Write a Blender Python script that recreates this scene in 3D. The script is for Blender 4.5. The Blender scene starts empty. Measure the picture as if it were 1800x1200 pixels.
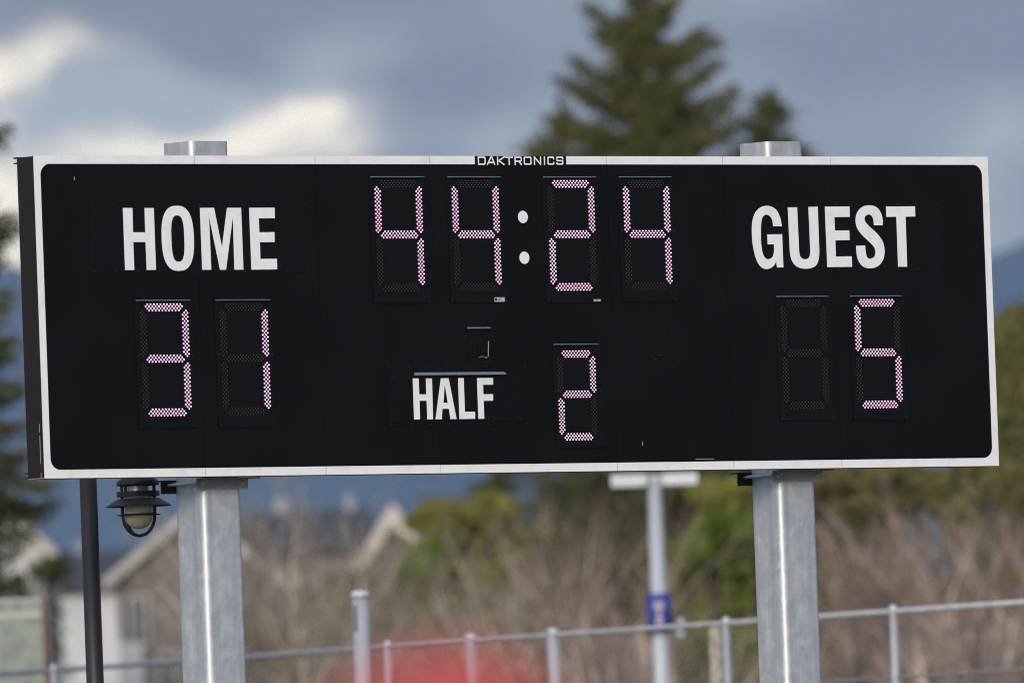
import bpy, math, random
import numpy as np
from mathutils import Vector, Matrix
from mathutils.geometry import tessellate_polygon

S = bpy.context.scene
C = S.collection
rnd = random.Random(7)

# ------------------------------------------------------------------ camera
EYE = Vector((-53.84997, -73.44656, 1.25))
YAW, PITCH, ROLL, FPX = 0.6610421, 0.0375496, -0.0363525, 29240.67
_cy, _sy, _cp, _sp = math.cos(YAW), math.sin(YAW), math.cos(PITCH), math.sin(PITCH)
FWD = Vector((_sy * _cp, _cy * _cp, _sp))
_r = Vector((_cy, -_sy, 0))
_u = _r.cross(FWD)
RGT = _r * math.cos(ROLL) + _u * math.sin(ROLL)
UPV = -_r * math.sin(ROLL) + _u * math.cos(ROLL)
cam_data = bpy.data.cameras.new('camera')
cam = bpy.data.objects.new('camera', cam_data)
C.objects.link(cam)
M = Matrix((RGT, UPV, -FWD)).transposed().to_4x4()
M.translation = EYE
cam.matrix_world = M
cam_data.sensor_width = 36
cam_data.lens = 36 * FPX / 1800
cam_data.clip_start = 1.0
cam_data.clip_end = 60000
cam_data.dof.use_dof = True
cam_data.dof.focus_distance = 93.7
cam_data.dof.aperture_fstop = 4.5
S.camera = cam

def ray(px, py):
    return FWD + RGT * ((px - 900) / FPX) + UPV * ((600 - py) / FPX)
def spot(px, py, D):
    return EYE + ray(px, py) * D
def spot_h(px, py, z):
    d = ray(px, py)
    return EYE + d * ((z - EYE.z) / d.z)
HOR = Vector((_cy, -_sy, 0))        # sideways, seen from the pitch
DEP = Vector((_sy, _cy, 0))         # away from the pitch

# ------------------------------------------------------------------ light
SUN_EL, SUN_AZ = math.radians(16), math.radians(231)     # azimuth from +y towards +x
SUN_DIR = Vector((math.sin(SUN_AZ) * math.cos(SUN_EL), math.cos(SUN_AZ) * math.cos(SUN_EL), math.sin(SUN_EL)))
sl = bpy.data.lights.new('sun', 'SUN')
sl.energy = 2.0
sl.angle = math.radians(11)
sl.color = (1.0, 0.90, 0.74)
sun = bpy.data.objects.new('sun', sl)
sun.rotation_euler = SUN_DIR.to_track_quat('Z', 'Y').to_euler()
C.objects.link(sun)

S.cycles.pixel_filter_type = 'BLACKMAN_HARRIS'
S.cycles.filter_width = 1.0
S.cycles.denoising_prefilter = 'NONE'
S.view_settings.view_transform = 'Standard'
S.view_settings.look = 'None'
S.view_settings.gamma = 1
S.view_settings.exposure = 0.28
S.view_settings.use_curve_mapping = False

class NT:
    """small helper for wiring shader nodes"""
    def __init__(s, tree): s.t = tree; s.n = tree.nodes; s.l = tree.links
    def put(s, sock, v):
        if hasattr(v, 'is_output') or isinstance(v, bpy.types.NodeSocket): s.l.new(v, sock)
        else: sock.default_value = v
    def math(s, op, a, b=None, c=None, clamp=False):
        n = s.n.new('ShaderNodeMath'); n.operation = op; n.use_clamp = clamp
        s.put(n.inputs[0], a)
        if b is not None: s.put(n.inputs[1], b)
        if c is not None: s.put(n.inputs[2], c)
        return n.outputs[0]
    def dot(s, v, c):
        n = s.n.new('ShaderNodeVectorMath'); n.operation = 'DOT_PRODUCT'
        s.put(n.inputs[0], v); s.put(n.inputs[1], c)
        return n.outputs['Value']
    def noise(s, vec, scale, detail=4, rough=.55, dist=0.0):
        n = s.n.new('ShaderNodeTexNoise')
        if vec is not None: s.put(n.inputs['Vector'], vec)
        n.inputs['Scale'].default_value = scale; n.inputs['Detail'].default_value = detail
        n.inputs['Roughness'].default_value = rough; n.inputs['Distortion'].default_value = dist
        return n.outputs['Fac']
    def mapping(s, vec, scale=(1, 1, 1), loc=(0, 0, 0)):
        n = s.n.new('ShaderNodeMapping'); s.put(n.inputs['Vector'], vec)
        n.inputs['Scale'].default_value = scale; n.inputs['Location'].default_value = loc
        return n.outputs[0]
    def sstep(s, v, a, b, lo=0.0, hi=1.0):
        n = s.n.new('ShaderNodeMapRange'); n.interpolation_type = 'SMOOTHSTEP'
        s.put(n.inputs['Value'], v)
        n.inputs['From Min'].default_value = a; n.inputs['From Max'].default_value = b
        n.inputs['To Min'].default_value = lo; n.inputs['To Max'].default_value = hi
        return n.outputs['Result']
    def mix(s, f, a, b, mode='MIX'):
        n = s.n.new('ShaderNodeMix'); n.data_type = 'RGBA'; n.blend_type = mode
        s.put(n.inputs[0], f)
        s.put(n.inputs[6], a if not isinstance(a, tuple) else (*a, 1)[:4])
        s.put(n.inputs[7], b if not isinstance(b, tuple) else (*b, 1)[:4])
        return n.outputs[2]

# ------------------------------------------------------------------ sky
world = bpy.data.worlds.new('World')
S.world = world
world.use_nodes = True
w = NT(world.node_tree)
w.n.clear()
out = w.n.new('ShaderNodeOutputWorld')
sky = w.n.new('ShaderNodeTexSky')
sky.sky_type = 'NISHITA'; sky.sun_disc = False
sky.sun_elevation = SUN_EL; sky.sun_rotation = SUN_AZ
bg_sky = w.n.new('ShaderNodeBackground'); bg_sky.inputs[1].default_value = 0.10
w.l.new(sky.outputs[0], bg_sky.inputs[0])
D3 = w.n.new('ShaderNodeTexCoord').outputs['Generated']
# cloud deck: slate-blue body, paler billows and a few cream breaks
big = w.noise(w.mapping(D3, (26, 26, 60), (3.1, 1.7, 0.4)), 1, 3, .5, .4)
fine = w.noise(w.mapping(D3, (80, 80, 150), (7.3, 2.2, 5.1)), 1, 5, .55, .3)
body = w.math('ADD', w.math('MULTIPLY', big, .72), w.math('MULTIPLY', fine, .28))
tone = w.sstep(body, .40, .66)
def lump(px, py, rx, ry, ang, amp):
    """a break or billow in the deck: centre direction, angular radii, tilt"""
    c = ray(px, py).normalized()
    a = math.radians(ang)
    t1 = RGT * math.cos(a) + UPV * math.sin(a)
    t2 = -RGT * math.sin(a) + UPV * math.cos(a)
    t1 = (t1 - c * t1.dot(c)).normalized(); t2 = (t2 - c * t2.dot(c)).normalized()
    u = w.math('MULTIPLY', w.dot(Dw, t1), FPX / rx)
    v = w.math('MULTIPLY', w.dot(Dw, t2), FPX / ry)
    q = w.math('ADD', w.math('MULTIPLY', u, u), w.math('MULTIPLY', v, v))
    g = w.math('EXPONENT', w.math('MULTIPLY', q, -1.0))
    front = w.math('GREATER_THAN', w.dot(D3, c), .9)
    return w.math('MULTIPLY', w.math('MULTIPLY', g, front), amp)
# warp the direction a little so that the breaks have ragged edges
wn = w.n.new('ShaderNodeTexNoise'); wn.inputs['Scale'].default_value = 90; wn.inputs['Detail'].default_value = 4
w.l.new(D3, wn.inputs['Vector'])
sub = w.n.new('ShaderNodeVectorMath'); sub.operation = 'SUBTRACT'; w.l.new(wn.outputs['Color'], sub.inputs[0]); sub.inputs[1].default_value = (.5, .5, .5)
scl = w.n.new('ShaderNodeVectorMath'); scl.operation = 'SCALE'; w.l.new(sub.outputs[0], scl.inputs[0]); scl.inputs['Scale'].default_value = .0062
addv = w.n.new('ShaderNodeVectorMath'); addv.operation = 'ADD'; w.l.new(D3, addv.inputs[0]); w.l.new(scl.outputs[0], addv.inputs[1])
Dw = addv.outputs[0]
def total(items):
    s = None
    for it in items:
        g = lump(*it)
        s = g if s is None else w.math('ADD', s, g)
    return s
PALE = total([(250, 195, 240, 85, 12, .85), (590, 110, 150, 45, 20, .45), (1780, 225, 190, 60, 25, .75), (960, 235, 150, 60, 12, .45), (520, 250, 230, 80, 8, .6), (150, 260, 260, 60, 0, .4), (880, 250, 140, 60, 0, .35),
              (1720, 330, 120, 130, 0, .35), (1520, 230, 120, 60, 10, .3), (0, 420, 90, 200, 0, .5)])
DARK = total([(330, 10, 420, 55, 4, .7), (400, 90, 130, 45, -25, .5), (790, 150, 150, 110, 10, .5), (1500, 60, 330, 60, -3, .3), (20, 60, 120, 30, 10, .3)])
CREAM = total([(10, 112, 140, 36, 6, 1.25), (610, 235, 50, 40, 0, .3), (480, 250, 100, 24, 5, .35), (-10, 160, 60, 70, 0, .7), (115, 130, 45, 24, 45, .5), (540, 190, 90, 28, 4, 1.25), (560, 235, 80, 45, 0, .45),
               (410, 228, 65, 30, 18, .85), (280, 268, 150, 26, 6, 1.0), (0, 440, 70, 105, 0, 1.3), (10, 320, 55, 60, 0, .8), (110, 290, 120, 30, 0, .35)])
lev = w.math('ADD', w.math('MULTIPLY', tone, .55), PALE)
lev = w.math('ADD', w.math('SUBTRACT', lev, DARK), .0, clamp=True)
col = w.mix(lev, (.160, .184, .268), (.325, .372, .445))
rag = w.sstep(w.noise(w.mapping(Dw, (150, 150, 300), (1.3, 4.2, 2.2)), 1, 4, .55, .6), .30, .68, .35, 1.25)
col = w.mix(w.math('MINIMUM', w.math('MULTIPLY', CREAM, rag), 1.0), col, (1.0, .90, .76))
# ordinary cream breaks elsewhere, and the sunward half of the deck brighter than the far half
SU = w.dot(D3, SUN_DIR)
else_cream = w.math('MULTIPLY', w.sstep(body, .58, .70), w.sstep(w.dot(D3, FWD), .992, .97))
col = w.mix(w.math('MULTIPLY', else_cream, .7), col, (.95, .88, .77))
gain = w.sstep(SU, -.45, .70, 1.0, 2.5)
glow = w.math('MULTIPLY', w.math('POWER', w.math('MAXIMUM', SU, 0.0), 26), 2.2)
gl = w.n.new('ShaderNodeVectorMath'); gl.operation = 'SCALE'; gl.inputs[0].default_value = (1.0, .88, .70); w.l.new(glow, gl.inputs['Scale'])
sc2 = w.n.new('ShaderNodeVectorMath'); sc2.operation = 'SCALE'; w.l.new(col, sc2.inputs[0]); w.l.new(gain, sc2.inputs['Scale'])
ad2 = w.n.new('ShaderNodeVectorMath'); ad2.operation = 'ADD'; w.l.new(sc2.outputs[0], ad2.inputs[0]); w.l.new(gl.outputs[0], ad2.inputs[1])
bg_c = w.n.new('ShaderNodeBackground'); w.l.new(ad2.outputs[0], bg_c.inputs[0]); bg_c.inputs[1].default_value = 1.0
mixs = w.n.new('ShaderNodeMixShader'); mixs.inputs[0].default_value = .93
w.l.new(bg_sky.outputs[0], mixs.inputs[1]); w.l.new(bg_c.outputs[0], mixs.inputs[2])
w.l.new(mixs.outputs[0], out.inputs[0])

# ------------------------------------------------------------------ materials
def mat(name, base, rough=.6, metal=0.0, var=None, spec=.5, emit=None, bump=None, rvar=0):
    """var = (second colour, noise scale, contrast low, contrast high, stretch)"""
    m = bpy.data.materials.new(name); m.use_nodes = True
    t = NT(m.node_tree)
    b = t.n['Principled BSDF']
    b.inputs['Base Color'].default_value = (*base, 1)
    b.inputs['Roughness'].default_value = rough
    b.inputs['Metallic'].default_value = metal
    b.inputs['Specular IOR Level'].default_value = spec
    oc = t.n.new('ShaderNodeTexCoord').outputs['Object']
    if var:
        c2, sc, lo, hi, st = var
        f = t.sstep(t.noise(t.mapping(oc, st), sc, 5, .6, .3), lo, hi)
        t.l.new(t.mix(f, base, c2), b.inputs['Base Color'])
        if rvar:
            t.l.new(t.math('MULTIPLY_ADD', f, rvar, rough), b.inputs['Roughness'])
    if bump:
        bn = t.n.new('ShaderNodeBump'); bn.inputs['Strength'].default_value = bump[1]; bn.inputs['Distance'].default_value = bump[2]
        t.l.new(t.noise(oc, bump[0], 4), bn.inputs['Height']); t.l.new(bn.outputs[0], b.inputs['Normal'])
    if emit:
        b.inputs['Emission Color'].default_value = (*emit[0], 1); b.inputs['Emission Strength'].default_value = emit[1]
    return m

ST1 = (1, 1, 1)
M_BLACK = mat('black panel paint', (.0022, .0024, .0036), .62, 0, ((.0046, .0049, .0066), 1.6, .38, .72, ST1), .15, bump=(160, .10, .001))
M_PLATE = mat('black plate paint', (.0026, .0028, .0042), .60, 0, ((.0040, .0042, .0058), 3, .35, .7, ST1), .155, bump=(220, .10, .001))
M_DIGIT = mat('digit panel paint', (.0028, .0029, .0040), .52, 0, ((.0038, .0039, .0052), 7, .35, .7, ST1), .17)
M_SIDE = mat('cabinet paint', (.012, .009, .010), .6, 0, ((.018, .013, .013), 5, .4, .7, ST1), .3)
M_REFL = mat('aerial reflection black', (.003, .003, .003), .9, 0, None, .1)  # near-black used for the painted reflection beside the aerial
M_WHITE = mat('white vinyl', (.87, .87, .865), .45, 0, ((.78, .78, .765), 9, .45, .75, ST1), .4)
M_HOOD = mat('hood edge paint', (.20, .23, .30), .45, 0, ((.14, .16, .22), 30, .4, .7, ST1), .5)
M_TRIM = mat('bottom trim', (.42, .26, .20), .6, 0, ((.30, .22, .20), 9, .4, .7, ST1), .4)
M_BRASS = mat('zinc plated bolt', (.62, .60, .52), .38, .9)
M_ROD = mat('grey rod', (.30, .30, .31), .5, .2)
M_SCREW = mat('dark screw', (.035, .035, .04), .45, .5)
M_ANGLE = mat('painted steel angle', (.40, .385, .37), .55, .1, ((.33, .32, .305), 14, .4, .65, ST1), .5)
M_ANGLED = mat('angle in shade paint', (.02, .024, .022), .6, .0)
M_DARKPOLE = mat('dark bronze paint', (.009, .008, .009), .45, 0, ((.020, .017, .018), 6, .4, .7, (1, 1, .2)), .5)
M_LAMPB = mat('lantern black paint', (.020, .020, .024), .5, 0, ((.035, .034, .036), 40, .45, .7, ST1), .5)
M_FENCE = mat('galvanised fence pipe', (.42, .44, .46), .5, .45, ((.52, .53, .54), 6, .4, .65, (1, 1, .3)), .5)
M_LIGHTPOLE = mat('pale grey pole paint', (.50, .53, .58), .45, .15, ((.43, .46, .50), 5, .4, .65, (1, 1, .2)), .5)
M_LABEL = mat('label film', (.45, .45, .46), .5)
M_YEL = mat('warning yellow', (.75, .50, .05), .5)
M_LEDC = mat('lit lamp core', (.95, .85, .92), .5, 0, None, .3, ((1.0, .74, .92), 1.9))
M_LEDG = mat('lit lamp skirt', (.03, .005, .02), .5, 0, None, .3, ((.68, .20, .50), .50))
M_OFFC = mat('unlit lamp lens', (.30, .29, .27), .35, 0, None, .6)
M_OFFG = mat('unlit lamp body', (.009, .009, .010), .5, 0, None, .4)

def galv(name):
    m = mat(name, (.50, .55, .60), .42, .60)
    t = NT(m.node_tree); b = t.n['Principled BSDF']
    oc = t.n.new('ShaderNodeTexCoord').outputs['Object']
    spang = t.n.new('ShaderNodeTexVoronoi'); spang.inputs['Scale'].default_value = 70; t.l.new(oc, spang.inputs['Vector'])
    n1 = t.sstep(t.noise(oc, 11, 6, .65, .5), .35, .7)
    n2 = t.sstep(t.noise(t.mapping(oc, (16, 16, .8)), 1, 5, .6, .2), .42, .72)
    c = t.mix(n1, (.52, .545, .56), (.66, .68, .69))
    c = t.mix(t.math('MULTIPLY', n2, .6), c, (.36, .41, .45))
    sp = t.math('MULTIPLY', spang.outputs['Color'], .22)
    c = t.mix(sp, c, (.72, .76, .80))
    # scuffs, rust freckles along the arrises and pale runs of zinc
    stain = t.sstep(t.noise(t.mapping(oc, (9, 9, 3.5), (0, 0, 2.3)), 1, 7, .75, .8), .64, .70)
    c = t.mix(t.math('MULTIPLY', stain, .75), c, (.26, .21, .17))
    runs = t.sstep(t.noise(t.mapping(oc, (34, 34, 1.6), (4, 1, 0)), 1, 3, .5, .1), .66, .71)
    c = t.mix(t.math('MULTIPLY', runs, .45), c, (.78, .80, .80))
    t.l.new(c, b.inputs['Base Color'])
    t.l.new(t.math('MULTIPLY_ADD', n1, .14, .47), b.inputs['Roughness'])
    bn = t.n.new('ShaderNodeBump'); bn.inputs['Strength'].default_value = .25; bn.inputs['Distance'].default_value = .002
    t.l.new(t.noise(oc, 60, 5), bn.inputs['Height']); t.l.new(bn.outputs[0], b.inputs['Normal'])
    return m
M_GALV = galv('galvanised post steel')

def foliage(name, a, b_, c_, sc=.9):
    m = mat(name, a, .75, 0, None, .15)
    t = NT(m.node_tree); b = t.n['Principled BSDF']
    oc = t.n.new('ShaderNodeTexCoord').outputs['Object']
    f = t.sstep(t.noise(oc, sc, 3, .6), .38, .62)
    g = t.sstep(t.noise(oc, sc * 5, 3, .6), .45, .68)
    c = t.mix(g, t.mix(f, a, b_), c_)
    t.l.new(c, b.inputs['Base Color'])
    b.inputs['Subsurface Weight'].default_value = 0
    return m
M_FIR = foliage('fir needles', (.088, .092, .028), (.125, .116, .032), (.060, .070, .034))
M_FIR2 = foliage('dark fir needles', (.060, .074, .036), (.090, .096, .036), (.075, .064, .034))
M_OLIVE = foliage('olive evergreen leaves', (.115, .118, .036), (.155, .135, .044), (.065, .078, .030))
M_LIME = foliage('yellow green leaves', (.20, .20, .036), (.135, .155, .032), (.24, .21, .055))
M_GREEN = foliage('bright green leaves', (.095, .150, .016), (.14, .175, .022), (.06, .10, .018))
M_BARK = mat('fir bark', (.085, .065, .05), .85, 0, ((.13, .10, .08), 5, .4, .65, (1, 1, .3)), .1)
M_ORANGE = mat('bare orange wood', (.26, .13, .07), .8, 0, ((.18, .10, .05), 5, .4, .65, ST1), .1)
M_TWIG = mat('pale brown twigs', (.40, .315, .24), .85, 0, ((.19, .15, .115), .9, .4, .62, ST1), .1)
M_UNDER = mat('dark underwood', (.15, .112, .078), .85, 0, ((.07, .06, .038), .6, .4, .62, ST1), .1)
M_RAILD = mat('dull rail', (.16, .17, .19), .6)
M_TWIG2 = mat('pinkish brown twigs', (.43, .32, .265), .85, 0, ((.19, .145, .12), .8, .4, .62, ST1), .1)
M_TWIG3 = mat('grey tan twigs', (.42, .365, .30), .85, 0, ((.25, .21, .165), .9, .4, .62, ST1), .1)
M_SLATE = mat('slate shingles', (.055, .060, .075), .8, 0, ((.075, .078, .09), 3, .4, .6, ST1), .2)
M_BROWNROOF = mat('brown shingles', (.095, .080, .078), .85, 0, ((.13, .11, .10), 3, .4, .6, ST1), .2)
M_BARGE = mat('bargeboard paint', (.46, .44, .41), .6, 0, ((.38, .36, .34), 2, .4, .6, ST1), .3)
M_CREAMB = mat('cream bargeboard', (.54, .50, .44), .6)
M_CHIM = mat('grey chimney render', (.26, .27, .30), .7)
M_STEM = mat('pale tan branch bark', (.66, .57, .48), .85, 0, ((.30, .25, .20), 1.2, .4, .62, ST1), .1)
M_STEM2 = mat('pinkish branch bark', (.62, .50, .435), .85, 0, ((.27, .21, .18), 1.2, .4, .62, ST1), .1)
M_WALLW = mat('white siding', (.55, .55, .57), .6, 0, ((.47, .47, .49), 2, .4, .6, ST1), .3)
M_WALLB = mat('tan siding', (.17, .15, .145), .7, 0, ((.12, .108, .105), 2, .4, .6, ST1), .3)
M_WIN = mat('window glass', (.045, .055, .065), .15, 0, None, .6)
M_WOODPOST = mat('weathered wood', (.40, .36, .29), .85, 0, ((.24, .21, .17), 22, .4, .65, (1, 1, .5)), .1)
M_BLUE = mat('banner blue', (.028, .045, .25), .55, 0, ((.035, .055, .30), 9, .4, .65, ST1), .3)
M_BANW = mat('banner white', (.40, .34, .42), .55)
M_MINT = mat('pale green panel', (.24, .28, .25), .6, 0, ((.18, .20, .19), 6, .4, .65, ST1), .3)
M_FRAME = mat('brown frame', (.16, .11, .08), .7)
M_RED = mat('red cloth', (.66, .075, .085), .8, 0, ((.48, .035, .045), 18, .42, .62, ST1), .2, bump=(90, .4, .004))
M_SKIN = mat('skin', (.50, .30, .22), .6)
M_NAVY = mat('dark trousers', (.03, .035, .05), .8)
M_SHOE = mat('dark shoes', (.02, .02, .02), .5)
M_HAIR = mat('brown hair', (.05, .03, .02), .6)

gl_ = bpy.data.materials.new('frosted globe glass'); gl_.use_nodes = True
b = gl_.node_tree.nodes['Principled BSDF']
b.inputs['Base Color'].default_value = (.95, .83, .63, 1); b.inputs['Roughness'].default_value = .22
b.inputs['Transmission Weight'].default_value = .25; b.inputs['IOR'].default_value = 1.25
M_GLOBE = gl_

# ------------------------------------------------------------------ builders
class MB:
    def __init__(s): s.v = []; s.f = []; s.m = []
    def add(s, vs, fs, mi=0):
        o = len(s.v); s.v += [tuple(v) for v in vs]
        s.f += [tuple(i + o for i in f) for f in fs]; s.m += [mi] * len(fs)
        return s
    def box(s, x0, x1, y0, y1, z0, z1, mi=0):
        vs = [(x, y, z) for z in (z0, z1) for y in (y0, y1) for x in (x0, x1)]
        return s.add(vs, [(0, 2, 3, 1), (4, 5, 7, 6), (0, 1, 5, 4), (2, 6, 7, 3), (0, 4, 6, 2), (1, 3, 7, 5)], mi)
    def frame_box(s, o, a, b_, c, mi=0):
        """box from corner o along the three vectors"""
        o, a, b_, c = map(Vector, (o, a, b_, c))
        vs = [o, o + a, o + b_, o + a + b_, o + c, o + a + c, o + b_ + c, o + a + b_ + c]
        return s.add(vs, [(0, 2, 3, 1), (4, 5, 7, 6), (0, 1, 5, 4), (2, 6, 7, 3), (0, 4, 6, 2), (1, 3, 7, 5)], mi)
    def tube(s, a, b_, r0, r1=None, n=8, caps=True, mi=0):
        a, b_ = Vector(a), Vector(b_); r1 = r0 if r1 is None else r1
        d = (b_ - a).normalized(); x = d.orthogonal().normalized(); y = d.cross(x)
        vs = []
        for p, r in ((a, r0), (b_, r1)):
            for i in range(n):
                t = 2 * math.pi * i / n; vs.append(p + x * (r * math.cos(t)) + y * (r * math.sin(t)))
        fs = [(i, (i + 1) % n, n + (i + 1) % n, n + i) for i in range(n)]
        if caps: fs += [tuple(range(n - 1, -1, -1)), tuple(range(n, 2 * n))]
        return s.add(vs, fs, mi)
    def path(s, pts, r, n=8, mi=0):
        for i in range(len(pts) - 1):
            r0 = r[i] if isinstance(r, (list, tuple)) else r
            r1 = r[i + 1] if isinstance(r, (list, tuple)) else r
            s.tube(pts[i], pts[i + 1], r0, r1, n, True, mi)
        return s
    def lathe(s, c, prof, n=32, mi=0):
        c = Vector(c); vs = []
        for r, z in prof:
            for i in range(n):
                t = 2 * math.pi * i / n; vs.append((c.x + r * math.cos(t), c.y + r * math.sin(t), c.z + z))
        fs = []
        for k in range(len(prof) - 1):
            for i in range(n): fs.append((k * n + i, k * n + (i + 1) % n, (k + 1) * n + (i + 1) % n, (k + 1) * n + i))
        return s.add(vs, fs, mi)
    def slab(s, loops, y0, y1, mi=0):
        """flat outline (x, z) with holes, front at y0, back at y1"""
        L3 = [[Vector((x, 0, z)) for x, z in lp] for lp in loops]
        L2 = [[Vector((x, z, 0)) for x, z in lp] for lp in loops]
        tris = tessellate_polygon(L2)
        flat = [p for lp in L3 for p in lp]; N = len(flat)
        vs = [(p.x, y0, p.z) for p in flat] + [(p.x, y1, p.z) for p in flat]
        fs = []
        for t in tris:
            a, b_, c = (flat[i] for i in t)
            ccw = (b_.x - a.x) * (c.z - a.z) - (b_.z - a.z) * (c.x - a.x)
            t = tuple(t) if ccw > 0 else tuple(reversed(t))
            fs.append(t); fs.append(tuple(i + N for i in reversed(t)))
        o = 0
        for lp in loops:
            n = len(lp)
            for i in range(n):
                j = (i + 1) % n; fs.append((o + i, o + j, N + o + j, N + o + i))
            o += n
        return s.add(vs, fs, mi)
    def build(s, name, mats, parent=None, smooth=False, loc=None):
        me = bpy.data.meshes.new(name)
        me.from_pydata(s.v, [], s.f)
        for m in (mats if isinstance(mats, (list, tuple)) else [mats]): me.materials.append(m)
        if any(s.m): me.polygons.foreach_set('material_index', s.m)
        if smooth: me.polygons.foreach_set('use_smooth', [True] * len(me.polygons))
        me.update()
        o = bpy.data.objects.new(name, me); C.objects.link(o)
        if parent is not None: o.parent = parent
        if loc is not None: o.location = loc
        return o

def link(name, me, parent, loc=(0, 0, 0)):
    o = bpy.data.objects.new(name, me); C.objects.link(o); o.parent = parent; o.location = loc
    return o
def tag(o, label, cat=None, group=None):
    o['label'] = label
    if cat: o['category'] = cat
    if group: o['group'] = group
    return o
def thing(name, loc, label, cat, group=None):
    o = bpy.data.objects.new(name, None); o.empty_display_size = .3; C.objects.link(o); o.location = loc
    return tag(o, label, cat, group)
def ridges(n, seed):
    return np.random.default_rng(seed)
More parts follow.
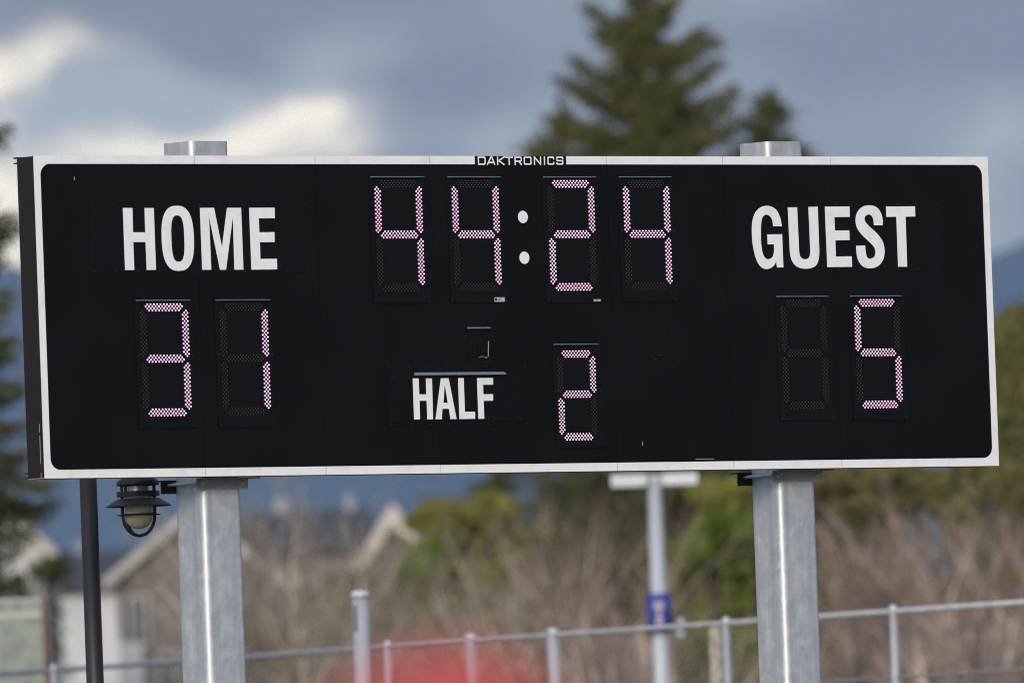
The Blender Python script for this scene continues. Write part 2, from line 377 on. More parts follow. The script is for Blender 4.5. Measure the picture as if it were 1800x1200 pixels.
# letter outlines, metres on the board face (x, z)
WORDS={"HOME":{"H":[[[0.5958,1.481],[0.6613,1.4809],[0.66,1.3472],[0.7438,1.347],[0.7445,1.4809],[0.8075,1.4808],[0.8081,1.1398],[0.7443,1.1395],[0.7433,1.2932],[0.6589,1.2933],[0.6593,1.1397],[0.5963,1.1394]]],"O":[[[1.0759,1.3134],[1.0749,1.3566],[1.0717,1.3863],[1.0665,1.4114],[1.0593,1.433],[1.05,1.4512],[1.0388,1.4662],[1.0256,1.478],[1.0101,1.4865],[0.9919,1.4916],[0.9654,1.4933],[0.9388,1.4916],[0.9206,1.4865],[0.9051,1.478],[0.8919,1.4662],[0.8807,1.4512],[0.8714,1.433],[0.8642,1.4114],[0.859,1.3863],[0.8558,1.3566],[0.8548,1.3135],[0.8558,1.2703],[0.859,1.2406],[0.8642,1.2155],[0.8714,1.1939],[0.8807,1.1757],[0.8919,1.1607],[0.9051,1.1489],[0.9206,1.1404],[0.9388,1.1353],[0.9653,1.1336],[0.9919,1.1353],[1.0101,1.1404],[1.0256,1.1489],[1.0388,1.1607],[1.05,1.1757],[1.0593,1.1939],[1.0665,1.2155],[1.0717,1.2406],[1.0749,1.2703]],[[1.0109,1.3121],[1.0105,1.3477],[1.0094,1.369],[1.0075,1.3862],[1.0048,1.4007],[1.0013,1.4127],[0.9971,1.4225],[0.992,1.4301],[0.9859,1.4356],[0.9785,1.4388],[0.966,1.4399],[0.9534,1.4388],[0.946,1.4356],[0.9399,1.4301],[0.9348,1.4225],[0.9306,1.4127],[0.9271,1.4007],[0.9244,1.3862],[0.9225,1.369],[0.9214,1.3477],[0.921,1.3121],[0.9214,1.2765],[0.9225,1.2552],[0.9244,1.238],[0.9271,1.2235],[0.9306,1.2115],[0.9348,1.2017],[0.9399,1.1941],[0.946,1.1886],[0.9534,1.1854],[0.9659,1.1843],[0.9785,1.1854],[0.9859,1.1886],[0.992,1.1941],[0.9971,1.2017],[1.0013,1.2115],[1.0048,1.2235],[1.0075,1.238],[1.0094,1.2552],[1.0105,1.2765]]],"M":[[[1.125,1.4811],[1.2224,1.4816],[1.2676,1.2622],[1.3121,1.4815],[1.4091,1.4814],[1.4102,1.139],[1.3479,1.1392],[1.3506,1.4342],[1.2903,1.1394],[1.2484,1.139],[1.1857,1.4344],[1.1882,1.1392],[1.1261,1.1394]]],"E":[[[1.4648,1.4814],[1.6416,1.4818],[1.6403,1.4234],[1.5292,1.423],[1.5296,1.3457],[1.6342,1.3466],[1.633,1.2914],[1.5305,1.2906],[1.5303,1.1981],[1.6447,1.1988],[1.644,1.1399],[1.4659,1.1389]]]},"GUEST":{"G":[[[5.2394,1.374],[5.2378,1.3851],[5.2355,1.4009],[5.2314,1.4169],[5.2253,1.4324],[5.2176,1.4482],[5.2086,1.4614],[5.1981,1.4711],[5.1864,1.4783],[5.174,1.4837],[5.1612,1.4877],[5.1478,1.4899],[5.1338,1.4904],[5.1187,1.4891],[5.1032,1.4861],[5.0885,1.481],[5.075,1.4736],[5.0625,1.4642],[5.0516,1.4532],[5.0428,1.4407],[5.0355,1.4266],[5.0298,1.4115],[5.0256,1.3957],[5.0228,1.3789],[5.021,1.3615],[5.02,1.3434],[5.0199,1.3247],[5.0205,1.306],[5.0217,1.2872],[5.0237,1.2685],[5.0264,1.2504],[5.0301,1.2329],[5.0345,1.216],[5.0397,1.2003],[5.0454,1.1859],[5.0519,1.1728],[5.0592,1.1614],[5.0676,1.1518],[5.0768,1.1439],[5.0865,1.1379],[5.0967,1.1339],[5.1073,1.1317],[5.1182,1.1312],[5.1297,1.1323],[5.1414,1.135],[5.152,1.1389],[5.1612,1.1439],[5.1694,1.1501],[5.1763,1.1566],[5.182,1.1638],[5.1864,1.1713],[5.1894,1.1766],[5.1934,1.1404],[5.2397,1.1403],[5.2394,1.3289],[5.1311,1.328],[5.1319,1.2713],[5.1768,1.2723],[5.177,1.2632],[5.1771,1.2505],[5.1767,1.2389],[5.1757,1.2306],[5.1743,1.2235],[5.1721,1.2167],[5.1694,1.2097],[5.166,1.203],[5.1605,1.1972],[5.1515,1.1923],[5.1404,1.1884],[5.1301,1.1868],[5.1216,1.1881],[5.1139,1.1918],[5.1071,1.1974],[5.1012,1.2045],[5.0962,1.2134],[5.0921,1.2252],[5.0887,1.2409],[5.0862,1.2593],[5.0846,1.278],[5.0843,1.2968],[5.085,1.3158],[5.0858,1.3336],[5.0865,1.3496],[5.0873,1.3643],[5.0886,1.3781],[5.0905,1.3914],[5.0928,1.4037],[5.096,1.4142],[5.1003,1.4225],[5.1053,1.4288],[5.1112,1.4337],[5.1178,1.4373],[5.1251,1.4395],[5.1328,1.4398],[5.1411,1.4379],[5.1497,1.4341],[5.1572,1.4292],[5.1632,1.4236],[5.1681,1.4169],[5.1719,1.4086],[5.1742,1.3968],[5.1753,1.3836],[5.176,1.3741]]],"U":[[[5.2879,1.4808],[5.3557,1.4819],[5.3584,1.2385],[5.3592,1.23],[5.3604,1.2181],[5.3627,1.2079],[5.3662,1.2012],[5.3707,1.1962],[5.3762,1.1922],[5.3831,1.1891],[5.391,1.1869],[5.3988,1.186],[5.4066,1.1865],[5.4144,1.1883],[5.4212,1.191],[5.4266,1.1945],[5.4311,1.1989],[5.4347,1.2049],[5.4373,1.2142],[5.4391,1.225],[5.4403,1.2327],[5.4379,1.4835],[5.5059,1.4846],[5.5058,1.227],[5.5043,1.215],[5.5019,1.1981],[5.4979,1.1824],[5.4921,1.1697],[5.4846,1.1583],[5.4756,1.1491],[5.4647,1.1428],[5.4521,1.1388],[5.4393,1.1358],[5.4265,1.1335],[5.4133,1.1322],[5.3998,1.132],[5.3856,1.1328],[5.371,1.1346],[5.3572,1.1377],[5.3446,1.142],[5.3329,1.1477],[5.3224,1.1551],[5.3132,1.1646],[5.3053,1.176],[5.299,1.1885],[5.2947,1.2042],[5.2921,1.2211],[5.2904,1.2331]]],"E":[[[5.5581,1.4851],[5.7387,1.4861],[5.7373,1.4264],[5.6247,1.4254],[5.6254,1.3489],[5.7308,1.3499],[5.7303,1.2946],[5.6256,1.2931],[5.6248,1.2011],[5.7417,1.2024],[5.7409,1.1422],[5.5597,1.1416]]],"S":[[[5.9764,1.3786],[5.9772,1.3882],[5.9782,1.402],[5.9774,1.416],[5.9745,1.4294],[5.97,1.4429],[5.9635,1.4552],[5.9551,1.466],[5.9447,1.4756],[5.9325,1.4832],[5.9176,1.4884],[5.9008,1.4915],[5.884,1.4927],[5.8675,1.4919],[5.8508,1.4891],[5.8355,1.4844],[5.8216,1.4773],[5.8089,1.4683],[5.7984,1.4581],[5.7904,1.4468],[5.7847,1.4343],[5.7808,1.4218],[5.779,1.4095],[5.779,1.3972],[5.7805,1.3855],[5.7832,1.3749],[5.7873,1.365],[5.7934,1.3548],[5.802,1.3441],[5.8125,1.3332],[5.8242,1.3223],[5.8376,1.3114],[5.8523,1.3005],[5.8658,1.2904],[5.8775,1.2813],[5.888,1.2729],[5.8969,1.2652],[5.9037,1.2585],[5.9088,1.2523],[5.9125,1.2456],[5.9149,1.2375],[5.916,1.2288],[5.9156,1.2205],[5.914,1.2124],[5.911,1.2046],[5.9059,1.1981],[5.8972,1.1932],[5.8864,1.1895],[5.8766,1.1876],[5.8691,1.1877],[5.8627,1.1895],[5.8575,1.1927],[5.8537,1.197],[5.8511,1.2026],[5.8489,1.2094],[5.8468,1.218],[5.845,1.2278],[5.8438,1.2374],[5.8434,1.2472],[5.8435,1.2569],[5.8436,1.2636],[5.7761,1.2627],[5.7761,1.255],[5.7762,1.244],[5.7768,1.232],[5.7777,1.2193],[5.7791,1.2058],[5.7821,1.1929],[5.7872,1.1808],[5.794,1.1693],[5.802,1.1593],[5.8112,1.1508],[5.8216,1.1438],[5.8334,1.1385],[5.8468,1.1352],[5.8614,1.1336],[5.8762,1.1334],[5.8909,1.1344],[5.9056,1.1369],[5.9197,1.1411],[5.9331,1.1473],[5.9458,1.1553],[5.9568,1.1644],[5.9655,1.1747],[5.9725,1.186],[5.9778,1.1979],[5.9812,1.2106],[5.9829,1.2238],[5.9833,1.2371],[5.9823,1.2505],[5.9799,1.264],[5.9765,1.2762],[5.9722,1.2863],[5.9668,1.2951],[5.9599,1.3042],[5.951,1.3143],[5.9406,1.3246],[5.929,1.335],[5.9154,1.3456],[5.9006,1.3562],[5.8873,1.3658],[5.8765,1.374],[5.8673,1.3813],[5.8596,1.3882],[5.8535,1.395],[5.849,1.4014],[5.8462,1.4078],[5.845,1.4146],[5.8455,1.4213],[5.8486,1.4273],[5.8555,1.4329],[5.8651,1.4376],[5.8743,1.4402],[5.8827,1.4398],[5.8909,1.4372],[5.8977,1.4329],[5.9029,1.4269],[5.9067,1.4192],[5.9096,1.4105],[5.9113,1.3994],[5.912,1.3873],[5.9124,1.3786]]],"T":[[[6.006,1.4854],[6.2193,1.4863],[6.2187,1.4281],[6.1472,1.427],[6.1451,1.1415],[6.0788,1.1417],[6.0795,1.4265],[6.0053,1.4266]]]},"HALF":{"H":[[[2.5601,0.5299],[2.602,0.5296],[2.602,0.4407],[2.6513,0.4403],[2.6526,0.5292],[2.6953,0.5289],[2.6929,0.3008],[2.6523,0.3012],[2.6523,0.4043],[2.6023,0.4047],[2.6009,0.3011],[2.5596,0.3009]]],"A":[[[2.758,0.529],[2.8121,0.5292],[2.8585,0.301],[2.8151,0.3008],[2.807,0.3581],[2.7609,0.3585],[2.7543,0.3008],[2.7102,0.3007]],[[2.7814,0.4844],[2.786,0.4843],[2.8005,0.3921],[2.7698,0.3923]]],"L":[[[2.879,0.5292],[2.9191,0.5289],[2.9185,0.3413],[2.9908,0.3407],[2.9889,0.3009],[2.8785,0.3008]]],"F":[[[3.0127,0.5283],[3.126,0.5285],[3.1249,0.4903],[3.0539,0.4903],[3.0535,0.4378],[3.1219,0.4378],[3.1208,0.4007],[3.0538,0.4007],[3.0539,0.3009],[3.0124,0.3007]]]}}
BRAND=[[[[[3.0818,1.7634],[3.1234,1.7635],[3.1295,1.7581],[3.1291,1.7302],[3.1225,1.7244],[3.0826,1.7244]],1]],[[[[3.144,1.7208],[3.1719,1.7649],[3.1775,1.7649],[3.1971,1.7208]],0],[[[3.1552,1.7342],[3.1909,1.7343]],0]],[[[[3.218,1.768],[3.2179,1.7201]],0],[[[3.2699,1.7673],[3.2267,1.7444],[3.2652,1.7209]],0]],[[[[3.2735,1.763],[3.3276,1.763]],0],[[[3.2991,1.763],[3.2996,1.7202]],0]],[[[[3.3418,1.7202],[3.3421,1.7637],[3.3809,1.7638],[3.3858,1.7597],[3.3856,1.7456],[3.3803,1.7415],[3.3445,1.7415]],0],[[[3.3671,1.7415],[3.3874,1.7206]],0]],[[[[3.412,1.7635],[3.4512,1.7635],[3.4545,1.7605],[3.4547,1.7281],[3.4512,1.7254],[3.4111,1.7254],[3.4078,1.7281],[3.4072,1.7604]],1]],[[[[3.4791,1.7204],[3.4795,1.7652],[3.5228,1.7234],[3.5236,1.7683]],0]],[[[[3.551,1.7683],[3.5504,1.7204]],0]],[[[[3.6155,1.7505],[3.616,1.7613],[3.6127,1.7637],[3.5794,1.7637],[3.5758,1.7609],[3.576,1.7279],[3.5793,1.7255],[3.6135,1.7255],[3.6162,1.7279],[3.6154,1.7377]],0]],[[[[3.6814,1.7513],[3.681,1.7614],[3.6777,1.7638],[3.6426,1.7637],[3.6391,1.7614],[3.6389,1.7475],[3.6422,1.7448],[3.6777,1.7442],[3.681,1.7418],[3.6808,1.728],[3.6773,1.7256],[3.6417,1.7256],[3.6384,1.7279],[3.6384,1.7357]],0]]]
# ------------------------------------------------------------------ the land
def structure(o):
    o['kind'] = 'structure'; return o
M_GRASS = mat('winter grass', (.055, .075, .025), .9, 0, ((.10, .095, .045), .35, .4, .62, ST1), .1)
M_HILL = mat('haze-tinted forested slopes', (.055, .092, .145), .95, 0, ((.080, .118, .170), .0016, .42, .6, (1, 1, 2.5)), .05)  # blue of distant haze is partly mixed into the slope colour
g = MB()
G = 14000.0
N = 40
def gz(x, y): return 0.0
cs = [((-1 + 2 * i / N)) for i in range(N + 1)]
cs = [math.copysign(abs(c) ** 2.2, c) * G for c in cs]
vs = [(x, y, gz(x, y)) for y in cs for x in cs]
fs = [(j * (N + 1) + i, j * (N + 1) + i + 1, (j + 1) * (N + 1) + i + 1, (j + 1) * (N + 1) + i) for j in range(N) for i in range(N)]
g.add(vs, fs)
structure(g.build('ground', M_GRASS))

def build_mountains():
    rng = np.random.default_rng(3)
    na, nr = 420, 26
    az = np.radians(np.linspace(-2, 80, na))
    ph = rng.uniform(0, 6.28, 40)
    crest = np.zeros(na); deg = np.degrees(az)
    crest += 345
    for k, (fr, am) in enumerate([(.10, 34), (.23, 20), (.61, 20), (1.3, 9), (2.9, 6), (6.1, 4), (11, 2.5)]):
        crest += am * (np.sin(deg * fr * 6.28 / 2 + ph[k]) - np.sin(36.1 * fr * 6.28 / 2 + ph[k]) * np.exp(-((deg - 36.1) / 3) ** 2)
                       ) * np.clip(np.abs(deg - 37.9) / 5, .12, 1)
    vs = []
    for j in range(nr):
        t = j / (nr - 1)
        rr = 6200 + 3600 * t
        base = math.sin(min(t / .55, 1) * math.pi / 2) if t < .55 else math.cos((t - .55) / .45 * math.pi / 2)
        for i in range(na):
            bump = 14 * math.sin(deg[i] * 19 + t * 9) * math.sin(t * 23 + deg[i] * 7) * (1 - abs(t - .55)) * (0 if abs(t - .55) < .02 else 1)
            z = -6 + (crest[i] + 6 + bump) * max(base, 0)
            vs.append((EYE.x + math.sin(az[i]) * rr, EYE.y + math.cos(az[i]) * rr, z))
    fs = [(j * na + i, j * na + i + 1, (j + 1) * na + i + 1, (j + 1) * na + i) for j in range(nr - 1) for i in range(na - 1)]
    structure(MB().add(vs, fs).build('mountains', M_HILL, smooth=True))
build_mountains()

# ------------------------------------------------------------------ haze
hz = MB().box(-14500, 14500, -14500, 14500, -8, 445).build('haze', bpy.data.materials.new('haze air'))
hz['kind'] = 'stuff'
hm = hz.data.materials[0]; hm.use_nodes = True; hm.node_tree.nodes.clear()
ho = hm.node_tree.nodes.new('ShaderNodeOutputMaterial'); hv = hm.node_tree.nodes.new('ShaderNodeVolumePrincipled')
hv.inputs['Color'].default_value = (.50, .72, 1.0, 1); hv.inputs['Density'].default_value = 0.00004
hv.inputs['Anisotropy'].default_value = 0.0
hm.node_tree.links.new(hv.outputs[0], ho.inputs['Volume'])

# ------------------------------------------------------------------ scoreboard
BW, BH, BD = 6.772, 1.770, .153
ZB = 4.0139
sb = thing('scoreboard', (0, 0, ZB), 'long black electronic scoreboard with white border, HOME and GUEST captions and pink lit digits', 'scoreboard')
MB().box(0, BW, .006, BD, .004, BH - .004).build('cabinet', M_SIDE, sb)
MB().box(-.001, BW + .001, .004, BD + .001, 0, .0038).build('bottom_trim', M_TRIM, sb)  # warm brown strip along the cabinet's underside
for z0, z1 in ((BH - .009, BH - .0005), (BH - .037, BH - .030), (.0005 + .004, .011), (.030, .037)):
    MB().box(.002, BW - .002, BD - .001, .188, z0, z1).build('mounting_rail', M_SIDE, sb)
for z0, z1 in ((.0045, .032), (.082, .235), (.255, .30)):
    MB().box(-.0012, .001, .028, .0305, z0, z1).build('pale_dash', M_LABEL, sb)  # thin pale strips up the left side of the cabinet
SEAM = [0, 1.1005, 1.937, 2.739, 3.993, 4.829, 5.615, BW]
BT, BR_ = .0462, .064
for i in range(7):
    a, b_ = SEAM[i] + (.0012 if i else 0), SEAM[i + 1] - (.0012 if i < 6 else 0)
    MB().box(a, b_, 0, .0055, 0.001, BH - .001).build('face_panel', M_BLACK, sb)
def arc(cx, cz, r, a0, a1, n=10):
    return [(cx + r * math.cos(math.radians(a0 + (a1 - a0) * k / n)), cz + r * math.sin(math.radians(a0 + (a1 - a0) * k / n))) for k in range(n + 1)]
g_ = .0013
for i in range(1, 6):
    a, b_ = SEAM[i] + g_, SEAM[i + 1] - g_
    MB().box(a, b_, -.0015, .001, 0, BT).build('border_strip', M_WHITE, sb)
    if i == 3:      # the maker's black name strip interrupts the top border
        MB().box(a, 3.0565, -.0015, .001, BH - BT, BH).build('border_strip', M_WHITE, sb)
        MB().box(3.7065, b_, -.0015, .001, BH - BT, BH).build('border_strip', M_WHITE, sb)
    else:
        MB().box(a, b_, -.0015, .001, BH - BT, BH).build('border_strip', M_WHITE, sb)
s1 = SEAM[1] - g_
endp = [(0, 0), (s1, 0), (s1, BT)] + arc(BT + BR_ - .002, BT + BR_, BR_, 270, 180) + arc(BT + BR_ - .002, BH - BT - BR_, BR_, 180, 90) + [(s1, BH - BT), (s1, BH), (0, BH)]
MB().slab([endp], -.0015, .001).build('border_strip', M_WHITE, sb)
s6 = SEAM[6] + g_
endp = [(s6, 0), (BW, 0), (BW, BH), (s6, BH), (s6, BH - BT)] + arc(BW - BT - BR_, BH - BT - BR_, BR_, 90, 0) + arc(BW - BT - BR_, BT + BR_, BR_, 0, -90) + [(s6, BT)]
MB().slab([endp], -.0015, .001).build('border_strip', M_WHITE, sb)

# captions --------------------------------------------------------
def caption(x0, x1, z0, z1, word, nscrew, y=-.003):
    p = MB().box(x0, x1, y, .001, z0, z1).build('caption_plate', M_PLATE, sb)
    for k, lp in WORDS[word].items():
        MB().slab(lp, y - .0014, y + .0005).build('letter', M_WHITE, p)
    for zz in (z0 + .012, z1 - .012):
        s_ = MB()
        for i in range(nscrew):
            xx = x0 + .03 + (x1 - x0 - .06) * i / (nscrew - 1)
            s_.tube((xx, y + .0005, zz), (xx, y - .003, zz), .0042, n=6)
        s_.build('screw_row', M_SCREW, p)['kind'] = 'stuff'
    return p
caption(.360, 1.892, 1.121, 1.511, 'HOME', 11)
caption(4.8825, 6.405, 1.1175, 1.5135, 'GUEST', 11)
MB().box(2.3714, 3.390, -.0025, .001, .2613, .6035).build('caption_backing', M_BLACK, sb)
hp = caption(2.392, 3.335, .2897, .5505, 'HALF', 5, -.006)
s_ = MB()
for zz in (.272, .596):
    for i in range(8):
        xx = 2.40 + .96 * i / 7; s_.tube((xx, -.002, zz), (xx, -.0055, zz), .0042, n=6)
s_.build('screw_row', M_SCREW, sb)['kind'] = 'stuff'
MB().add([(2.573, -.006, .5622), (3.2087, -.006, .5622), (2.573, -.030, .5465), (3.2087, -.030, .5465), (2.573, -.006, .5445), (3.2087, -.006, .5445)],
         [(2, 3, 1, 0), (2, 4, 5, 3), (0, 4, 2), (1, 3, 5), (0, 1, 5, 4)]).build('ledge', M_HOOD, sb)

# maker's name
br = MB().box(3.0578, 3.7052, -.0015, .001, BH - BT, BH).build('name_strip', M_PLATE, sb)
for glyph in BRAND:
    mb = MB()
    for pts, closed in glyph:
        t = .0040
        P = [Vector((a, 0, b_)) for a, b_ in pts]; n = len(P)
        segs = n if closed else n - 1
        for i in range(segs):
            a, b_ = P[i], P[(i + 1) % n]
            d = (b_ - a).normalized(); nn = Vector((-d.z, 0, d.x)) * t
            e = d * (t * .55)
            if not closed and i == 0: a2 = a
            else: a2 = a - e
            b2 = b_ if (not closed and i == segs - 1) else b_ + e
            y0 = -.0026 - .00004 * (i % 7)
            q = [(a2 - nn), (b2 - nn), (b2 + nn), (a2 + nn)]
            mb.add([(v.x, y0, v.z) for v in q] + [(v.x, -.0012, v.z) for v in q],
                   [(0, 1, 2, 3), (0, 4, 5, 1), (1, 5, 6, 2), (2, 6, 7, 3), (3, 7, 4, 0)])
    mb.build('letter', M_WHITE, br)

for v in (1.4287, 1.2001):
    MB().tube((3.3838, .001, v), (3.3838, -.0016, v), .0347, n=40).build('colon_dot', M_WHITE, sb)

# digits ----------------------------------------------------------
def seg_points(n, seg):
    """lamp positions of one segment in lattice steps: x right, y down"""
    N2 = 2 * n; mid = 3.2 + N2 - .3; low = mid + 3.9; bot = low + N2 + .2
    H_top = [(1, N2 - 1, 0), (0, N2, 1), (1, N2 - 1, 2), (2, N2 - 2, 3)]
    H_low = [(2, N2 - 2, 0), (1, N2 - 1, 1), (0, N2, 2), (1, N2 - 1, 3)]
    if seg in 'AGD':
        rows, y0 = (H_top, 0) if seg == 'A' else ((H_low, mid) if seg == 'G' else (H_low, bot))
        return [(x, y0 + y) for a, b_, y in rows for x in range(a, b_ + 1, 2)]
    V = [(2, N2 - 2), (1, N2 - 1), (0, N2), (1, N2 - 1)]          # inner to outer column
    y0 = 3.2 if seg in 'BF' else low
    xs = [N2 + .2 + k for k in range(4)] if seg in 'BC' else [-.2 - k for k in range(4)]
    return [(xs[k], y0 + y) for k in range(4) for y in range(V[k][0], V[k][1] + 1, 2)]
_cache = {}
def seg_mesh(n, a, seg, lit):
    key = (n, seg, lit)
    if key in _cache: return _cache[key]
    mb = MB(); K = 7
    rg, rc, h = (.0066, .0037, .0040) if lit else (.0034, .0017, .0026)
    if n < 11: rg, rc = rg * .86, rc * .97
    for x, y in seg_points(n, seg):
        cx, cz = x * a, -y * a; vs = []
        for r, yy in ((rg, -.0062), (rc, -.0062 - h)):
            for k in range(K):
                t = 2 * math.pi * (k + .5) / K; vs.append((cx + r * math.cos(t), yy, cz + r * math.sin(t)))
        mb.add(vs, [(k, (k + 1) % K, K + (k + 1) % K, K + k) for k in range(K)], 1)
        mb.add(vs[K:], [tuple(range(K))], 0)
    me = bpy.data.meshes.new('segment'); me.from_pydata(mb.v, [], mb.f)
    for m in ((M_LEDC, M_LEDG) if lit else (M_OFFC, M_OFFG)): me.materials.append(m)
    me.polygons.foreach_set('material_index', mb.m)
    me.update(); _cache[key] = me
    return me
ON = {'1': 'BC', '2': 'ABGED', '3': 'ABCDG', '4': 'FBGC', '5': 'AFGCD', ' ': ''}
def digit(u, v, ch, small=False):
    """u, v: left lamp of the long middle row on the board"""
    n, a = (9, .0108) if small else (11, .01134)
    midrow = (3.2 + 2 * n - .3) + 2
    o = (u, 0, v + midrow * a)
    L, R, T, B = (-6.5, 28.9, 1.6, -60.2) if not small else (-6.0, 25.9, 3.2, -50.5)
    x0, x1, z1, z0 = L * a, R * a, T * a, B * a
    zm = -(midrow - 2.2) * a
    p = MB().box(x0, x1 - .004, -.0052, .001, zm, z1).box(x0 + .003, x1, -.0060, .001, z0, zm - .0012).build('digit_panel', M_DIGIT, sb, loc=o)
    MB().add([(x0 + .012, .0005, z1 + .0075), (x1 - .020, .0005, z1 + .0075), (x0 + .012, -.022, z1 + .0012), (x1 - .020, -.022, z1 + .0012),
              (x0 + .012, -.0045, z1 - .0006), (x1 - .020, -.0045, z1 - .0006)],
             [(2, 3, 1, 0), (2, 4, 5, 3), (0, 4, 2), (1, 3, 5), (0, 1, 5, 4)]).build('hood', M_HOOD, p)
    for sg in 'ABCDEFG':
        link('segment', seg_mesh(n, a, sg, sg in ON[ch]), p)
    s_ = MB()
    for xx in (x0 + .014, x1 - .012):
        for zz in (z0 + .014, zm):
            s_.tube((xx, -.005, zz), (xx, -.0095, zz), .0042, n=6)
    s_.build('screws', M_SCREW, p)['kind'] = 'stuff'
    return p
for u, v, ch in ((2.3785, 1.3260, '4'), (2.9205, 1.3260, '4'), (3.5995, 1.3256, '2'), (4.1395, 1.3262, '4'),
                 (.7245, .6450, '3'), (1.2727, .6447, '1'), (5.2453, .6481, ' '), (5.7822, .6486, '5')):
    digit(u, v, ch)
digit(3.6218, .4275, '2', True)

# small fittings on the face
p = MB().box(2.960, 3.123, -.004, .001, .614, .8065).build('access_cover', M_PLATE, sb)
MB().add([(2.9608, .0005, .8135), (3.1216, .0005, .8135), (2.9608, -.018, .8045), (3.1216, -.018, .8045), (2.9608, -.004, .8036), (3.1216, -.004, .8036)],
         [(2, 3, 1, 0), (2, 4, 5, 3), (0, 4, 2), (1, 3, 5), (0, 1, 5, 4)]).build('hood', M_HOOD, p)
MB().tube((3.080, -.030, .650), (3.086, -.030, .733), .0032, n=6).build('aerial', M_ROD, p)
MB().box(3.024, 3.0345, -.0052, -.0035, .648, .728).build('aerial_reflection', M_REFL, p)  # dark strip painted in as the aerial's reflection on the cover
for bx, bz in ((3.030, .6445), (3.047, .6480), (3.073, .6415)):
    MB().tube((bx, -.003, bz), (bx, -.024, bz), .0034, n=6).build('bolt', M_BRASS, p)
MB().box(3.050, 3.108, -.0062, -.0035, .6462, .6482).build('clip', M_ROD, p)
MB().box(2.962, 3.121, -.0056, -.0035, .6142, .6166).build('lip', M_SCREW, p)
s_ = MB()
for bx, bz in ((2.983, .7255), (3.112, .7255), (2.990, .630), (3.108, .629), (3.013, .656)):
    s_.tube((bx, -.003, bz), (bx, -.0065, bz), .0035, n=6)
s_.build('screws', M_SCREW, p)['kind'] = 'stuff'
p = MB().box(4.1105, 4.4147, -.003, .001, .552, .7797).build('access_cover', M_BLACK, sb)
for bx, bz in ((4.122, .7745), (4.412, .7740), (4.125, .580), (4.414, .5785)):
    MB().tube((bx, -.002, bz), (bx, -.0055, bz), .0034, n=6).build('bolt', M_SCREW, p)
for bx, bz in ((4.256, .650), (4.310, .6495), (4.279, .627)):
    MB().tube((bx, -.002, bz), (bx + .008, -.016, bz), .0020, n=5).build('pin', M_SCREW, p)
def wlabel(x0, x1, z0, z1, tri):
    p = MB().box(x0, x1, -.0075, -.004, z0, z1).build('warning_label', M_LABEL, sb)
    w_ = x1 - x0
    MB().box(x0 + w_ * .04, x0 + w_ * .22, -.0081, -.0074, z0 + .006, z1 - .006).build('print_block', M_PLATE, p)
    for k in range(3):
        zz = z0 + (z1 - z0) * (.28 + .2 * k)
        MB().box(x0 + w_ * .30, x0 + w_ * .62, -.0081, -.0074, zz, zz + (z1 - z0) * .08).build('print_line', M_SCREW, p)
    tx = x0 + w_ * .82; h = (z1 - z0) * .36; zc = (z0 + z1) / 2
    MB().slab([[(tx - h * .6, zc - h * .6), (tx + h * .6, zc - h * .6), (tx, zc + h * .7)]], -.0082, -.0074).build('warning_triangle', M_YEL, p)
wlabel(3.1575, 3.2287, .9540, .9790, 1)
wlabel(3.862, 3.9108, .9530, .9655, 1)
for x0, x1, z0, z1 in ((4.555, 4.690, .0595, .0622), (4.176, 4.181, .140, .163), (.272, .277, 1.635, 1.652)):
    MB().box(x0, x1, -.0008, .001, z0, z1).build('scratch', M_LABEL, sb)

